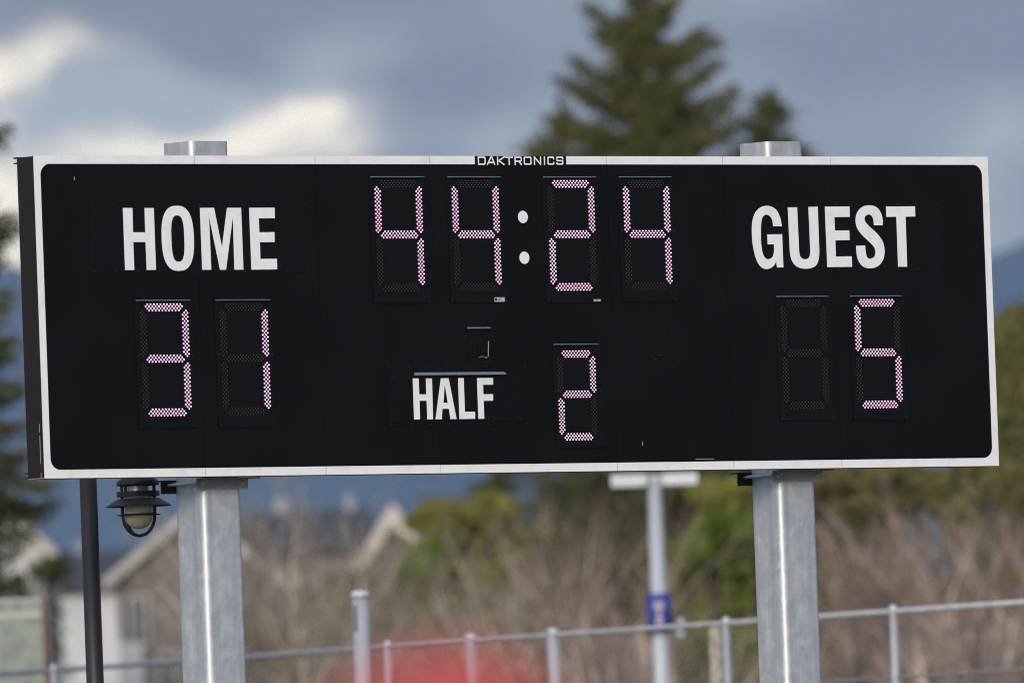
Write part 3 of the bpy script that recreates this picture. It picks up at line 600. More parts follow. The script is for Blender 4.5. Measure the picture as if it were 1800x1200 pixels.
# ------------------------------------------------------------------ steel posts
def rsq(x0, x1, y0, y1, r, k=7):
    pts = []
    for cx, cy, a0 in ((x1 - r, y0 + r, -90), (x1 - r, y1 - r, 0), (x0 + r, y1 - r, 90), (x0 + r, y0 + r, 180)):
        for i in range(k + 1):
            a = math.radians(a0 + 90 * i / k); pts.append((cx + r * math.cos(a), cy + r * math.sin(a)))
    return pts
def steel_post(x, top, label, al, ar):
    t = thing('steel_post', (x + .143, .320, 0), label, 'post', 'square galvanised posts carrying the scoreboard')
    s = .270; h = s / 2
    o_ = rsq(-h, h, -h, h, .036, 9); i_ = rsq(-h + .010, h - .010, -h + .010, h - .010, .026, 9)
    n = len(o_); ztop = ZB + top
    zs = [0.0, 1.2, 2.6, 4.0, ztop]
    vs = []
    for z in zs: vs += [(a, b_, z) for a, b_ in o_]
    k = len(zs)
    vs += [(a, b_, ztop) for a, b_ in i_] + [(a, b_, ztop - .5) for a, b_ in i_]
    fs = []
    for j in range(k - 1): fs += [(j * n + i, j * n + (i + 1) % n, (j + 1) * n + (i + 1) % n, (j + 1) * n + i) for i in range(n)]
    A, B, D_ = (k - 1) * n, k * n, (k + 1) * n
    fs += [(A + i, A + (i + 1) % n, B + (i + 1) % n, B + i) for i in range(n)]
    fs += [(B + i, B + (i + 1) % n, D_ + (i + 1) % n, D_ + i) for i in range(n)]
    fs += [tuple(range(D_ + n - 1, D_ - 1, -1))]
    MB().add(vs, fs).build('shaft', M_GALV, t)
    # steel angle in front of the post under the cabinet, another behind it, threaded rods through both
    zt = ZB - .003
    lx0, lx1 = al - (x + .143), ar - (x + .143)
    MB().box(lx0, lx1, -.1425, -.1355, zt - .064, zt - .0068).box(lx0 + .0, lx1 + .040, -.204, -.1345, zt - .0065, zt).build('angle_bracket', M_ANGLE, t)
    MB().box(-.220, .220, .1345, .1415, zt - .075, zt - .0068).box(-.220, .220, .1345, .204, zt - .0065, zt).build('angle_bracket', M_ANGLED, t)
    for sx in (lx0 + .036, lx1 - .036):
        MB().tube((sx, -.184, zt - .022), (sx, .22, zt - .022), .0065, n=8).build('threaded_rod', M_FENCE, t)
        MB().tube((sx, -.142, zt - .022), (sx, -.146, zt - .022), .017, n=14).build('washer', M_BRASS, t)
        MB().tube((sx, -.1461, zt - .022), (sx, -.159, zt - .022), .0115, n=6).build('nut', M_BRASS, t)
    MB().tube((lx0 - .012, -.15, zt - .028), (-.166, .19, zt - .028), .008, n=8).build('threaded_rod', M_FENCE, t)
    MB().box(-h - .10, h + .10, -h - .10, h + .10, 0, .02).build('base_plate', M_GALV, t)
    return t
steel_post(1.209, 1.863, 'square galvanised steel post beside the black lantern, under the HOME side', 1.1725, 1.5265)
steel_post(5.296, 1.867, 'square galvanised steel post under the GUEST side, clear of the lantern', 5.2515, 5.6125)

# ------------------------------------------------------------------ lamp post with caged lantern
lx, ly = 1.1841, 1.2
t = thing('lamp_post', (lx - .004, ly, 0), 'dark round lamp post with a caged black lantern hanging below the scoreboard', 'lamp post')
MB().tube((0, 0, 0), (0, 0, ZB + .42), .0505, .0480, n=28).build('pole', M_DARKPOLE, t, True)
dx, dy, dz = HOR.x, HOR.y, 0
LX, LY = 1.524 - lx + .004, 0.0
pts = [Vector((0, 0, ZB + .40))]
for k in range(1, 9):
    a = math.pi * k / 8
    pts.append(Vector((LX / 2 - LX / 2 * math.cos(a), 0, ZB + .42 + .10 * math.sin(a))))
pts.append(Vector((LX, 0, ZB + .06)))
MB().path(pts, .021, 12).build('arm', M_DARKPOLE, t)
lc = (LX, LY, ZB)
K = 40
MB().lathe(lc, [(.001, .070), (.060, .062), (.118, .022), (.120, .004), (.118, -.001), (.075, -.004), (.001, -.004)], K).build('cap', M_LAMPB, t, True)
MB().lathe(lc, [(.062, -.0045), (.062, -.075)], K).build('lamp_holder', M_BRASS, t, True)
MB().lathe(lc, [(.090, -.0335), (.120, -.0335), (.120, -.0625), (.090, -.0625), (.090, -.0335)], K).build('band', M_LAMPB, t)
MB().lathe(lc, [(.093, -.073), (.122, -.075), (.184, -.115), (.184, -.119), (.120, -.080), (.093, -.078), (.093, -.073)], K).build('shade', M_LAMPB, t)
MB().lathe(lc, [(.078, -.0650), (.079, -.150), (.076, -.185), (.066, -.212), (.048, -.231), (.026, -.241), (.002, -.244)], K).build('globe', M_GLOBE, t, True)
MB().lathe(lc, [(.092, -.158), (.122, -.164), (.122, -.168), (.092, -.170), (.092, -.158)], K).build('guard_ring', M_LAMPB, t)
for deg_ in (19, -19, 161, 222):
    a = YAW + math.radians(deg_)
    ex, ey = math.cos(a), -math.sin(a)
    prof = [(.095, -.003), (.095, -.15), (.093, -.185), (.084, -.220), (.066, -.250), (.040, -.272), (.0, -.283)]
    mb = MB()
    for i in range(len(prof) - 1):
        (r0, z0), (r1, z1) = prof[i], prof[i + 1]
        A = Vector((lc[0] + ex * r0, lc[1] + ey * r0, lc[2] + z0)); B = Vector((lc[0] + ex * r1, lc[1] + ey * r1, lc[2] + z1))
        mb.tube(A, B, .0088, .0088, 8)
    mb.build('cage_bar', M_LAMPB, t)

# ------------------------------------------------------------------ fence behind the scoreboard
FZ = 3.84
F1, F2 = spot_h(470, 1151, FZ), spot_h(1780, 1059, FZ)
def px_of(P):
    d = P - EYE; z = d.dot(FWD)
    return 900 + FPX * d.dot(RGT) / z, 600 - FPX * d.dot(UPV) / z
def on_fence(px):
    lo, hi = -1.5, 2.5
    for _ in range(50):
        m_ = (lo + hi) / 2
        if px_of(F1.lerp(F2, m_))[0] < px: lo = m_
        else: hi = m_
    return F1.lerp(F2, lo)
fbase = on_fence(900); fbase.z = 0
fn = thing('pipe_fence', fbase, 'tall grey pipe and mesh fence running behind the scoreboard posts', 'fence')
ds = (F2 - F1).normalized(); perp = Vector((-ds.y, ds.x, 0))
A, B = on_fence(-160) - fbase, on_fence(1990) - fbase
MB().tube(A, B, .0215, n=12).build('top_rail', M_FENCE, fn, True)
dn = Vector((0, 0, -.50))
MB().tube(A + dn, B + dn, .011, n=10).build('middle_rail', M_RAILD, fn, True)
def fpost(px, r, over=.04, cap=True):
    q = on_fence(px) - fbase
    o = MB().tube((q.x, q.y, 0), (q.x, q.y, FZ + over - .02), r, n=16).build('fence_post', M_FENCE, fn, True)
    MB().lathe((q.x, q.y, FZ + over - .02), [(r + .004, -.01), (r + .004, .012), (r * .7, .028), (.001, .034)], 16).build('post_cap', M_FENCE, o, True)
for px in (-150, 95, 390, 682, 1276, 1570, 1862): fpost(px, .030)
for px in (828, 972): fpost(px, .050, .05)
q = on_fence(1197) - fbase
MB().box(q.x - .02, q.x + .02, q.y - .03, q.y + .03, FZ - .09, FZ + .07).build('rail_clamp', M_FENCE, fn)
# woven wire, far too fine to pick apart
mb = MB(); Lf = (B - A).length; hh = FZ - .02
step = .075; n_ = int((Lf + hh) / step)
for k in range(n_):
    for sgn in (1, -1):
        s0 = k * step - (hh if sgn > 0 else 0)
        p0, z0, p1, z1 = s0, 0.0, s0 + hh, hh
        if sgn < 0: p0, p1 = s0 , s0 - hh
        if sgn < 0: p0, z0, p1, z1 = s0, 0.0, s0 - hh, hh
        def cl(p, z, q_, zz):
            lo, hi = 0.0, 1.0
            for lim, sg in ((0, 1), (Lf, -1)):
                a_, b__ = (p - lim) * sg, (q_ - lim) * sg
                if a_ < 0 and b__ < 0: return None
                if a_ < 0: lo = max(lo, a_ / (a_ - b__))
                if b__ < 0: hi = min(hi, a_ / (a_ - b__))
            if hi - lo < .02: return None
            return lo, hi
        c_ = cl(p0, z0, p1, z1)
        if not c_: continue
        P0, P1 = p0 + (p1 - p0) * c_[0], p0 + (p1 - p0) * c_[1]
        Z0, Z1 = z1 * c_[0], z1 * c_[1]
        a_ = A + ds * P0 + perp * .0235; b__ = A + ds * P1 + perp * .0235
        a_.z, b__.z = Z0, Z1
        mb.tube(a_, b__, .0007, n=3, caps=False)
o = mb.build('wire_mesh', M_FENCE, fn); o['kind'] = 'stuff'

# thick capped post standing just in front of the fence
q = spot(633, 1036, 119); q.z = q.z
t = thing('capped_pole', (q.x, q.y, 0), 'stout grey steel pole with a domed cap left of the fence posts', 'pole')
MB().tube((0, 0, 0), (0, 0, q.z - .05), .062, n=24).build('pole', M_FENCE, t, True)
MB().lathe((0, 0, q.z - .055), [(.062, -.004), (.070, -.003), (.070, .028), (.058, .046), (.03, .054), (.001, .056)], 24).build('cap', M_LIGHTPOLE, t, True)
a0 = math.atan2(-DEP.y, -DEP.x) - .75
vs = [(.0635 * math.cos(a0 + k * .12), .0635 * math.sin(a0 + k * .12), z) for k in range(-3, 4) for z in (q.z - .30, q.z - .11)]
MB().add(vs, [(2 * k, 2 * k + 2, 2 * k + 3, 2 * k + 1) for k in range(6)]).build('worn_sticker', M_RAILD, t)
q = spot(1257, 1102, 131)
t = thing('wooden_post', (q.x, q.y, 0), 'speckled tan wooden post under the fence rail, right of the blue banner', 'post')
MB().tube((0, 0, 0), (0, 0, q.z), .056, .052, n=14).build('trunk_pole', M_WOODPOST, t, True)
MB().lathe((0, 0, q.z), [(.054, -.002), (.040, .012), (.001, .016)], 14).build('top', M_WOODPOST, t)

# pale green panel in a brown frame at the far left
q = spot(20, 1056, 158)
t = thing('framed_panel', (q.x, q.y, 0), 'pale green panel in a brown frame at the left edge, low down', 'panel')
wv = HOR * .70
z1 = q.z
MB().frame_box(Vector((0, 0, 0)) - wv + Vector((0, 0, z1 - 1.3)), HOR * .98, DEP * .02, (0, 0, 1.3)).build('panel', M_MINT, t)
MB().frame_box(HOR * .281 + Vector((0, 0, 0)), HOR * .04, DEP * .04, (0, 0, z1 + .01)).build('frame_post', M_FRAME, t)
MB().frame_box(-wv + Vector((0, 0, z1 + .001)) + DEP * -.012, HOR * .979, DEP * .045, (0, 0, .022)).build('frame_rail', M_LABEL, t)
MB().frame_box(-wv + Vector((0, 0, z1 - .16)) + DEP * -.012, HOR * .979, DEP * .010, (0, 0, .05)).build('frame_rail', M_ANGLE, t)
MB().frame_box(-wv - HOR * .041, HOR * .04, DEP * .04, (0, 0, z1 + .01)).build('frame_post', M_FRAME, t)

# ------------------------------------------------------------------ car park light
q = spot(1150, 842, 165)
t = thing('car_park_light', (q.x, q.y, 0), 'pale grey car park light with a flat double head and small blue banner', 'street light')
MB().tube((0, 0, 0), (0, 0, q.z), .088, .070, n=20).build('pole', M_LIGHTPOLE, t, True)
for sgn in (1, -1):
    e = HOR * sgn
    MB().frame_box(e * .071 - DEP * .16 + Vector((0, 0, q.z - .065)), e * .355, DEP * .32, (0, 0, .115)).build('lamp_head', M_LIGHTPOLE, t)
    MB().frame_box(e * .12 - DEP * .13 + Vector((0, 0, q.z - .073)), e * .26, DEP * .26, (0, 0, .006)).build('lens', M_LABEL, t)
MB().lathe((0, 0, q.z + .001), [(.075, -.02), (.075, .03), (.04, .045), (.001, .05)], 16).build('cap', M_LIGHTPOLE, t)
zb0, zb1 = spot(1160, 1112, 165).z, spot(1160, 1043, 165).z
o = MB().lathe((0, 0, 0), [(.086, zb0), (.118, zb0), (.118, zb1), (.086, zb1)], 28).build('banner', M_BLUE, t, True)
def wrapped(w_, z0, z1):
    """print wrapped round the banner, on the side towards the pitch"""
    a0 = math.atan2(-DEP.y, -DEP.x); mb = MB(); vs = []
    for k in range(7):
        a = a0 + (k / 6 - .5) * w_ / .12
        for z in (z0, z1): vs.append((.1195 * math.cos(a), .1195 * math.sin(a), z))
    mb.add(vs, [(2 * k, 2 * k + 2, 2 * k + 3, 2 * k + 1) for k in range(6)])
    mb.build('banner_mark', M_BANW, o)
zl = zb1 - zb0
wrapped(.095, zb0 + zl * .60, zb0 + zl * .80)
wrapped(.045, zb0 + zl * .44, zb0 + zl * .57)
wrapped(.075, zb0 + zl * .22, zb0 + zl * .40)
wrapped(.09, zb0 + zl * .10, zb0 + zl * .14)
# ------------------------------------------------------------------ vegetation
def quads(name, cen, nrm_up, size, rng, m, parent, aspect=2.0):
    """many small leaf faces: centres (n,3), half-size (n,)"""
    n = len(cen)
    a = rng.normal(size=(n, 3)); a[:, 2] *= nrm_up
    a /= np.linalg.norm(a, axis=1)[:, None]
    b_ = rng.normal(size=(n, 3)); b_ -= a * (a * b_).sum(1)[:, None]; b_ /= np.linalg.norm(b_, axis=1)[:, None]
    s = np.asarray(size)[:, None]
    A = a * s * aspect ** .5; B = b_ * s / aspect ** .5
    v = np.stack([cen - A, cen - B * .9, cen + A, cen + B * .9], 1).reshape(-1, 3)
    me = bpy.data.meshes.new(name)
    me.vertices.add(4 * n); me.vertices.foreach_set('co', v.astype(np.float32).ravel())
    me.loops.add(4 * n); me.loops.foreach_set('vertex_index', np.arange(4 * n, dtype=np.int32))
    me.polygons.add(n); me.polygons.foreach_set('loop_start', np.arange(0, 4 * n, 4, dtype=np.int32))
    me.update(calc_edges=True); me.materials.append(m)
    o = bpy.data.objects.new(name, me); C.objects.link(o); o.parent = parent
    return o
def sticks(name, P0, P1, R0, R1, m, parent, k=3):
    P0, P1, R0, R1 = map(np.asarray, (P0, P1, R0, R1)); n = len(P0)
    d = P1 - P0; d /= np.linalg.norm(d, axis=1)[:, None] + 1e-9
    ref = np.where(np.abs(d[:, 2:3]) > .9, np.array([[1., 0, 0]]), np.array([[0, 0, 1.]]))
    x = np.cross(d, ref); x /= np.linalg.norm(x, axis=1)[:, None]; y = np.cross(d, x)
    V = []
    for P, R in ((P0, R0), (P1, R1)):
        for i in range(k):
            t = 2 * math.pi * i / k; V.append(P + (x * math.cos(t) + y * math.sin(t)) * R[:, None])
    V = np.stack(V, 1).reshape(-1, 3)
    base = (np.arange(n) * 2 * k)[:, None]
    F = np.stack([base[:, 0:1] + np.array([i, (i + 1) % k, k + (i + 1) % k, k + i])[None] for i in range(k)], 1).reshape(-1)
    me = bpy.data.meshes.new(name)
    me.vertices.add(len(V)); me.vertices.foreach_set('co', V.astype(np.float32).ravel())
    me.loops.add(len(F)); me.loops.foreach_set('vertex_index', F.astype(np.int32))
    me.polygons.add(n * k); me.polygons.foreach_set('loop_start', np.arange(0, 4 * n * k, 4, dtype=np.int32))
    me.update(calc_edges=True); me.materials.append(m)
    o = bpy.data.objects.new(name, me); C.objects.link(o); o.parent = parent
    return o

H3 = np.array(HOR); D3v = np.array(DEP)
def conifer(px, ytop, D, label, m, seed, radius_at, limbs=(), n_rand=90, per=230, group='tall evergreens behind the scoreboard', leaf=.055, zlow=2.5, orange=None, rr=(.35, .85), lens=1.0, droop=0.0):
    rng = np.random.default_rng(seed)
    top = spot(px, ytop, D); b0 = Vector((top.x, top.y, 0)); Ht = top.z
    t = thing('conifer_tree', b0, label, 'tree', group)
    MB().tube((0, 0, 0), (0, 0, Ht * .55), .34, .20, n=10).tube((0, 0, Ht * .55), (0, 0, Ht), .20, .02, n=8).build('trunk', M_BARK, t)
    P0, P1, R0, R1, cen, siz = [], [], [], [], [], []
    def limb(root, tip, thick, per_):
        root, tip = np.array(root), np.array(tip)
        L = np.linalg.norm(tip - root) + 1e-6
        sag = .20 * L
        c1 = root * .55 + tip * .45 - np.array([0, 0, sag])
        prev = root; K = 6
        for k in range(1, K + 1):
            s = k / K; q = root * (1 - s) ** 2 + 2 * c1 * s * (1 - s) + tip * s * s
            P0.append(prev); P1.append(q); R0.append(.045 * (1 - (s - 1 / K)) + .006); R1.append(.045 * (1 - s) + .005); prev = q
        n = int(per_ * max(.4, L))
        s = rng.beta(1.6, 1.15, n)[:, None]
        q = root * (1 - s) ** 2 + 2 * c1 * s * (1 - s) + tip * s * s
        spread = thick * (.35 + .9 * np.sin(np.clip(s, 0, 1) * 2.6)) * .62
        off = rng.normal(size=(n, 3)) * spread
        off[:, 2] = -np.abs(off[:, 2]) * .95 + spread[:, 0] * .25
        cen.append(q + off); siz.append(rng.uniform(.55, 1.25, n) * leaf * (1.15 - .5 * s[:, 0]))
    for tx, ty, ry, th in limbs:
        tp = spot(tx, ty, D); rt = spot(px, ry, D)
        dep = rng.normal() * .35
        limb((rng.normal() * .03, rng.normal() * .03, rt.z), tuple(np.array(tp - b0) + D3v * dep), th, per * 1.3)
    for k in range(n_rand):
        f = rng.uniform(0, 1) ** .85
        z = zlow + (Ht - .15 - zlow) * (1 - f)
        R = radius_at(Ht - z) * rng.uniform(*rr)
        a = rng.uniform(0, 2 * math.pi)
        e = H3 * math.cos(a) + D3v * math.sin(a)
        limb((0, 0, z), e * R + np.array([0, 0, z + R * (rng.uniform(-.05, .38) - droop)]), (.13 + .05 * R) * lens, per)
    # leader
    n = 200; zz = rng.uniform(0, 1.6, n)
    cen.append(np.stack([rng.normal(size=n) * (.03 + .07 * zz), rng.normal(size=n) * (.03 + .07 * zz), Ht - zz], 1)); siz.append(np.full(n, leaf * .8))
    sticks('limbs', P0, P1, R0, R1, M_BARK, t, 4)['kind'] = 'stuff'
    quads('crown', np.concatenate(cen), .7, np.concatenate(siz), rng, m, t)
    if orange:
        o1, o2 = spot(*orange, D - .6), spot(orange[0] + 1, orange[1] + 34, D - .6)
        MB().tube(o1 - b0, o2 - b0, .10, .13, n=8).build('broken_bough', M_ORANGE, t)
    return t

big_limbs = [(1030, 4, 62, .16), (1046, 46, 96, .17), (1003, 96, 150, .20), (980, 132, 178, .18), (1012, 152, 200, .16), (958, 200, 262, .17), (926, 246, 300, .24),
             (1190, -12, 30, .15), (1240, 44, 100, .17), (1258, 66, 110, .20), (1268, 104, 160, .17), (1292, 148, 206, .22), (1318, 200, 262, .24), (1282, 178, 240, .2),
             (1090, 20, 60, .15), (1165, 10, 62, .17), (1062, 128, 165, .16), (1180, 120, 150, .15), (1235, 215, 258, .24), (1040, 215, 258, .22), (990, 262, 310, .26), (1210, 262, 300, .26), (1310, 262, 310, .2)]
conifer(1122, -62, 300, 'largest fir, rising high above the top edge of the scoreboard', M_FIR, 11,
        lambda d: .16 + .50 * d if d < 3.4 else min(1.9 + .16 * (d - 3.4), 3.3), big_limbs, 270, 320, orange=(1138, 240), lens=1.15, leaf=.064, rr=(.45, .98))
conifer(1354, 152, 306, 'narrow pointed fir just right of the largest fir', M_FIR, 12, lambda d: min(.16 + .48 * d, 1.7),
        [(1385, 232, 262, .16), (1325, 214, 250, .14), (1305, 250, 285, .2), (1415, 262, 300, .18)], 200, 460, rr=(.6, 1.0), lens=1.5)
conifer(985, 168, 312, 'loose ragged fir left of the largest fir, half hidden by the scoreboard', M_FIR2, 13, lambda d: min(.10 + .42 * d, 2.2),
        [(946, 224, 280, .2), (1002, 188, 230, .16), (930, 262, 300, .2)], 90, 280, rr=(.4, .95), lens=1.2)
conifer(-62, 40, 215, 'fir at the left edge with boughs reaching past the end of the scoreboard', M_FIR2, 14, lambda d: min(.10 + .17 * d, 1.3),
        [(14, 214, 262, .12), (26, 372, 420, .15), (30, 395, 440, .13), (10, 505, 545, .15), (30, 590, 610, .16), (36, 668, 700, .17), (45, 740, 740, .18), (36, 800, 780, .2), (98, 852, 800, .21),
         (60, 905, 850, .22), (85, 880, 850, .2), (20, 940, 900, .2)], 120, 230, group='tall evergreens behind the scoreboard', rr=(.25, .6))
conifer(872, 760, 285, 'dark fir under the middle of the scoreboard, left of the car park light', M_FIR2, 15, lambda d: min(.15 + .55 * d, 1.7), [], 120, 230, rr=(.5, .95), droop=.2)
conifer(1040, 640, 292, 'broad dark fir behind the bare trees, left of the car park light', M_FIR2, 16, lambda d: min(.2 + .6 * d, 2.3), [], 150, 230, rr=(.5, .95), droop=.2)

conifer(1195, 690, 298, 'dark fir directly behind the head of the car park light', M_FIR2, 17, lambda d: min(.2 + .6 * d, 1.9), [], 120, 260, rr=(.5, .95), droop=.2)

def leafy(px, py, D, rx, rz, label, m, seed, n=9000, leaf=.05, cat='shrub', name='leafy_shrub', group=None, lobes=9):
    """rounded evergreen: crown centre at (px, py), half-width rx, half-height rz in metres"""
    rng = np.random.default_rng(seed)
    c = spot(px, py, D); b0 = Vector((c.x, c.y, 0))
    t = thing(name, b0, label, cat, group)
    P0, P1, R0, R1 = [], [], [], []
    cs_, rs = [], []
    for k in range(lobes):
        a = rng.uniform(0, 6.28); q = rng.uniform(0, .78)
        cs_.append(np.array([math.cos(a) * q * rx, math.sin(a) * q * rx, rng.uniform(-.55, .62) * rz])); rs.append(rng.uniform(.28, .5))
    cen, siz = [], []
    for cc, r in zip(cs_, rs):
        k = int(n / lobes)
        v = rng.normal(size=(k, 3)); v /= np.linalg.norm(v, axis=1)[:, None]
        rad = rng.uniform(.35, 1.08, k)[:, None] ** .6 * r
        pts = v * rad * np.array([rx, rx, rz]) + cc
        cen.append(pts); siz.append(rng.uniform(.6, 1.3, k) * leaf)
        P0.append((0, 0, max(.3, c.z - rz * 1.6))); P1.append((cc[0], cc[1], c.z + cc[2])); R0.append(.05); R1.append(.015)
    cen = np.concatenate(cen); cen[:, 2] += c.z
    # skirt of foliage down to the ground
    k = int(n * .12)
    zz = rng.uniform(.2, max(.4, c.z - rz * .3), k); a = rng.uniform(0, 6.28, k); q = rng.uniform(.2, 1, k) * rx * .85
    cen = np.concatenate([cen, np.stack([np.cos(a) * q, np.sin(a) * q, zz], 1)]); siz = np.concatenate(siz + [rng.uniform(.6, 1.3, k) * leaf * 1.5])
    P0.append((0, 0, 0)); P1.append((0, 0, c.z)); R0.append(.12); R1.append(.04)
    sticks('trunk', P0, P1, R0, R1, M_BARK, t, 5)
    quads('crown', cen, 1.0, siz, rng, m, t, 1.5)
    return t
leafy(1800, 690, 240, 1.05, 1.35, 'olive green evergreen tree at the right edge beyond the end of the scoreboard', M_OLIVE, 21, 16000, .07, 'tree', 'evergreen_tree', lobes=14)
leafy(1765, 800, 232, .8, .9, 'darker olive bush below the olive evergreen tree at the right edge', M_OLIVE, 27, 8000, .07)
leafy(1672, 885, 250, .8, .5, 'low olive bush behind the bare trees below the right corner of the scoreboard', M_OLIVE, 35, 7000, .06)
leafy(1560, 868, 252, 1.4, .55, 'low olive bush behind the bare trees right of the right post', M_OLIVE, 22, 9000, .06)
leafy(778, 925, 246, .74, .38, 'yellow green bush under the middle of the scoreboard', M_LIME, 23, 12000, .05, lobes=14)
leafy(872, 905, 252, .50, .36, 'small yellow green bush next to the larger yellow green one', M_LIME, 24, 7000, .05, lobes=12)
leafy(935, 965, 256, .85, .40, 'dull olive bush between the yellow green bushes and the car park light', M_OLIVE, 34, 9000, .05, lobes=12)
leafy(760, 985, 243, .62, .34, 'darker green bush below the yellow green bushes', M_GREEN, 25, 7000, .05)
leafy(1272, 868, 246, .62, .34, 'bright green shrub between the car park light and the right post, upper', M_LIME, 26, 9000, .05)
leafy(1250, 960, 239, .80, .52, 'deep green shrub below the bright green shrub, right of the car park light', M_GREEN, 28, 9000, .05)
leafy(1100, 1010, 262, 2.4, .7, 'wide dark evergreen hedge behind the bare trees near the car park light', M_FIR2, 29, 16000, .08, 'hedge', 'evergreen_hedge')
leafy(1520, 1090, 262, 2.6, 1.0, 'wide dark evergreen hedge behind the bare trees at right', M_FIR2, 30, 16000, .08, 'hedge', 'evergreen_hedge')
leafy(620, 1100, 262, 2.4, .95, 'wide dark evergreen hedge behind the bare trees at left centre', M_FIR2, 31, 16000, .08, 'hedge', 'evergreen_hedge')

leafy(84, 1000, 262, .42, .16, 'small dark bush under the bargeboard of the white walled house', M_FIR2, 32, 3500, .05)
leafy(36, 1042, 258, .20, .34, 'narrow dark bush against the white walled house at the left edge', M_FIR2, 33, 3500, .05)

def bare_tree(px, ytop, D, half, label, m, seed, n_stem=7, dens=1.0, thick=1.35, group='bare winter trees behind the fence'):
    rng = np.random.default_rng(seed)
    top = spot(px, ytop, D); b0 = Vector((top.x, top.y, 0)); Ht = top.z
    t = thing('bare_tree', b0, label, 'tree', group)
    T = [[], [], [], []]; W = [[], [], [], []]
    def put(L, a, b_, r0, r1): L[0].append(a); L[1].append(b_); L[2].append(r0); L[3].append(r1)
    def grow(p, d, L, r, lvl, lst):
        nseg = 5 if lvl < 2 else 3
        q = p.copy(); dd = d.copy()
        for k in range(nseg):
            nd = dd + rng.normal(size=3) * (.07 if lvl < 1 else .13) + np.array([0, 0, .06 + .05 * lvl]); nd /= np.linalg.norm(nd)
            q2 = q + nd * L / nseg
            rr0 = r * (1 - .75 * k / nseg); rr1 = r * (1 - .75 * (k + 1) / nseg)
            put(lst, q, q2, rr0, rr1)
            if lvl < 3:
                nb = {0: 1, 1: 1, 2: 1}[lvl] + (1 if rng.random() < .5 * dens else 0)
                if lvl == 0 and k == 0: nb = 0
                for _ in range(nb):
                    s = rng.random(); pp = q + (q2 - q) * s
                    side = rng.normal(size=3); side -= nd * side.dot(nd); side /= np.linalg.norm(side)
                    ang = math.radians(rng.uniform(20, 48))
                    bd = nd * math.cos(ang) + side * math.sin(ang)
                    grow(pp, bd, L * rng.uniform(.34, .55), max(.0065, rr1 * .72), lvl + 1, T if lvl == 0 else W)
            q, dd = q2, nd
    zf = Ht * .30
    put(T, np.array([0, 0, 0.]), np.array([0, 0, zf]), .13 * thick, .11 * thick)
    for k in range(n_stem):
        a = (k + .5) / n_stem * 2 - 1 + rng.normal() * .1
        tipx = half * a; tipd = rng.normal() * half * .55
        tgt = H3 * tipx + D3v * tipd + np.array([0, 0, Ht - abs(a) * (Ht - zf) * .22 * rng.uniform(.3, 1.5)])
        p = np.array([0, 0, zf * rng.uniform(.55, 1.15)]); d = tgt - p; L = np.linalg.norm(d); d /= L
        grow(p, d, L * .74, rng.uniform(.06, .11) * thick, 0, T)
    sticks('trunk', *T, M_STEM2 if m is M_TWIG2 else M_STEM, t, 5)
    sticks('crown', *W, m, t, 3)
    return t
BT_ = [(478, 895, 205, 1.1, 'pale tan bare tree just right of the left post', M_TWIG3, 41, 11, 1.6),
       (565, 965, 222, 1.0, 'bare brown tree between the left post and the capped pole', M_TWIG3, 42, 10, 1.5),
       (620, 955, 236, 1.0, 'pale tan bare tree in front of the slate roof and the white gable', M_TWIG3, 54, 9, 1.3),
       (655, 1085, 214, .9, 'low bare tree right behind the capped pole', M_TWIG3, 43, 7, 1.0),
       (800, 1010, 226, 1.0, 'bare brown tree right of the capped pole, below the yellow green bushes', M_TWIG, 44, 9, 1.0),
       (900, 925, 218, 1.0, 'tall bare tree left of the car park light, nearest the dark firs', M_TWIG3, 45, 9, 1.0),
       (990, 890, 230, .9, 'tallest bare tree left of the car park light', M_TWIG2, 46, 9, 1.0),
       (1095, 880, 216, .6, 'slim bare tree immediately left of the car park light', M_TWIG2, 47, 6, .8),
       (1245, 1050, 212, .8, 'low bare tree between the car park light and the right post', M_TWIG, 48, 6, .5),
       (1500, 885, 214, .95, 'pinkish bare tree just right of the right post', M_TWIG2, 49, 9, 1.0),
       (1600, 865, 228, 1.1, 'pinkish bare tree second to the right of the right post', M_TWIG2, 50, 9, 1.1),
       (1695, 850, 210, 1.0, 'pinkish bare tree below the right corner of the scoreboard', M_TWIG2, 51, 9, 1.1),
       (1790, 890, 222, 1.0, 'bare tree cut by the right edge of the view', M_TWIG, 52, 8, 1.1)]
for px, yt, D, half, lab, m, sd, ns, de in BT_:
    bare_tree(px, yt, D, half, lab, m, sd, ns, de)
# brown underwood between the tree trunks: nobody could count it
def thicket():
    rng = np.random.default_rng(60); n = 9000
    u = rng.uniform(380, 1860, n); D = rng.uniform(228, 250, n)
    P0 = np.empty((n, 3)); P1 = np.empty((n, 3))
    r_, f_, u_ = np.array(RGT), np.array(FWD), np.array(UPV)
    e = np.array(EYE)
    base = e + (f_ + r_ * ((u - 900) / FPX)[:, None]) * D[:, None]
    z0 = rng.uniform(0, 1, n) ** .8 * 4.6
    P0[:] = base; P0[:, 2] = z0
    d = H3 * rng.normal(size=n)[:, None] * .35 + D3v * rng.normal(size=n)[:, None] * .3 + np.array([0, 0, 1.0])
    P1[:] = P0 + d * rng.uniform(.5, 1.5, n)[:, None]
    o = sticks('thicket', P0, P1, rng.uniform(.006, .016, n), rng.uniform(.003, .007, n), M_UNDER, None)
    o['kind'] = 'stuff'; tag(o, 'brown leafless underwood filling the ground between the bare trees', 'thicket')
thicket()

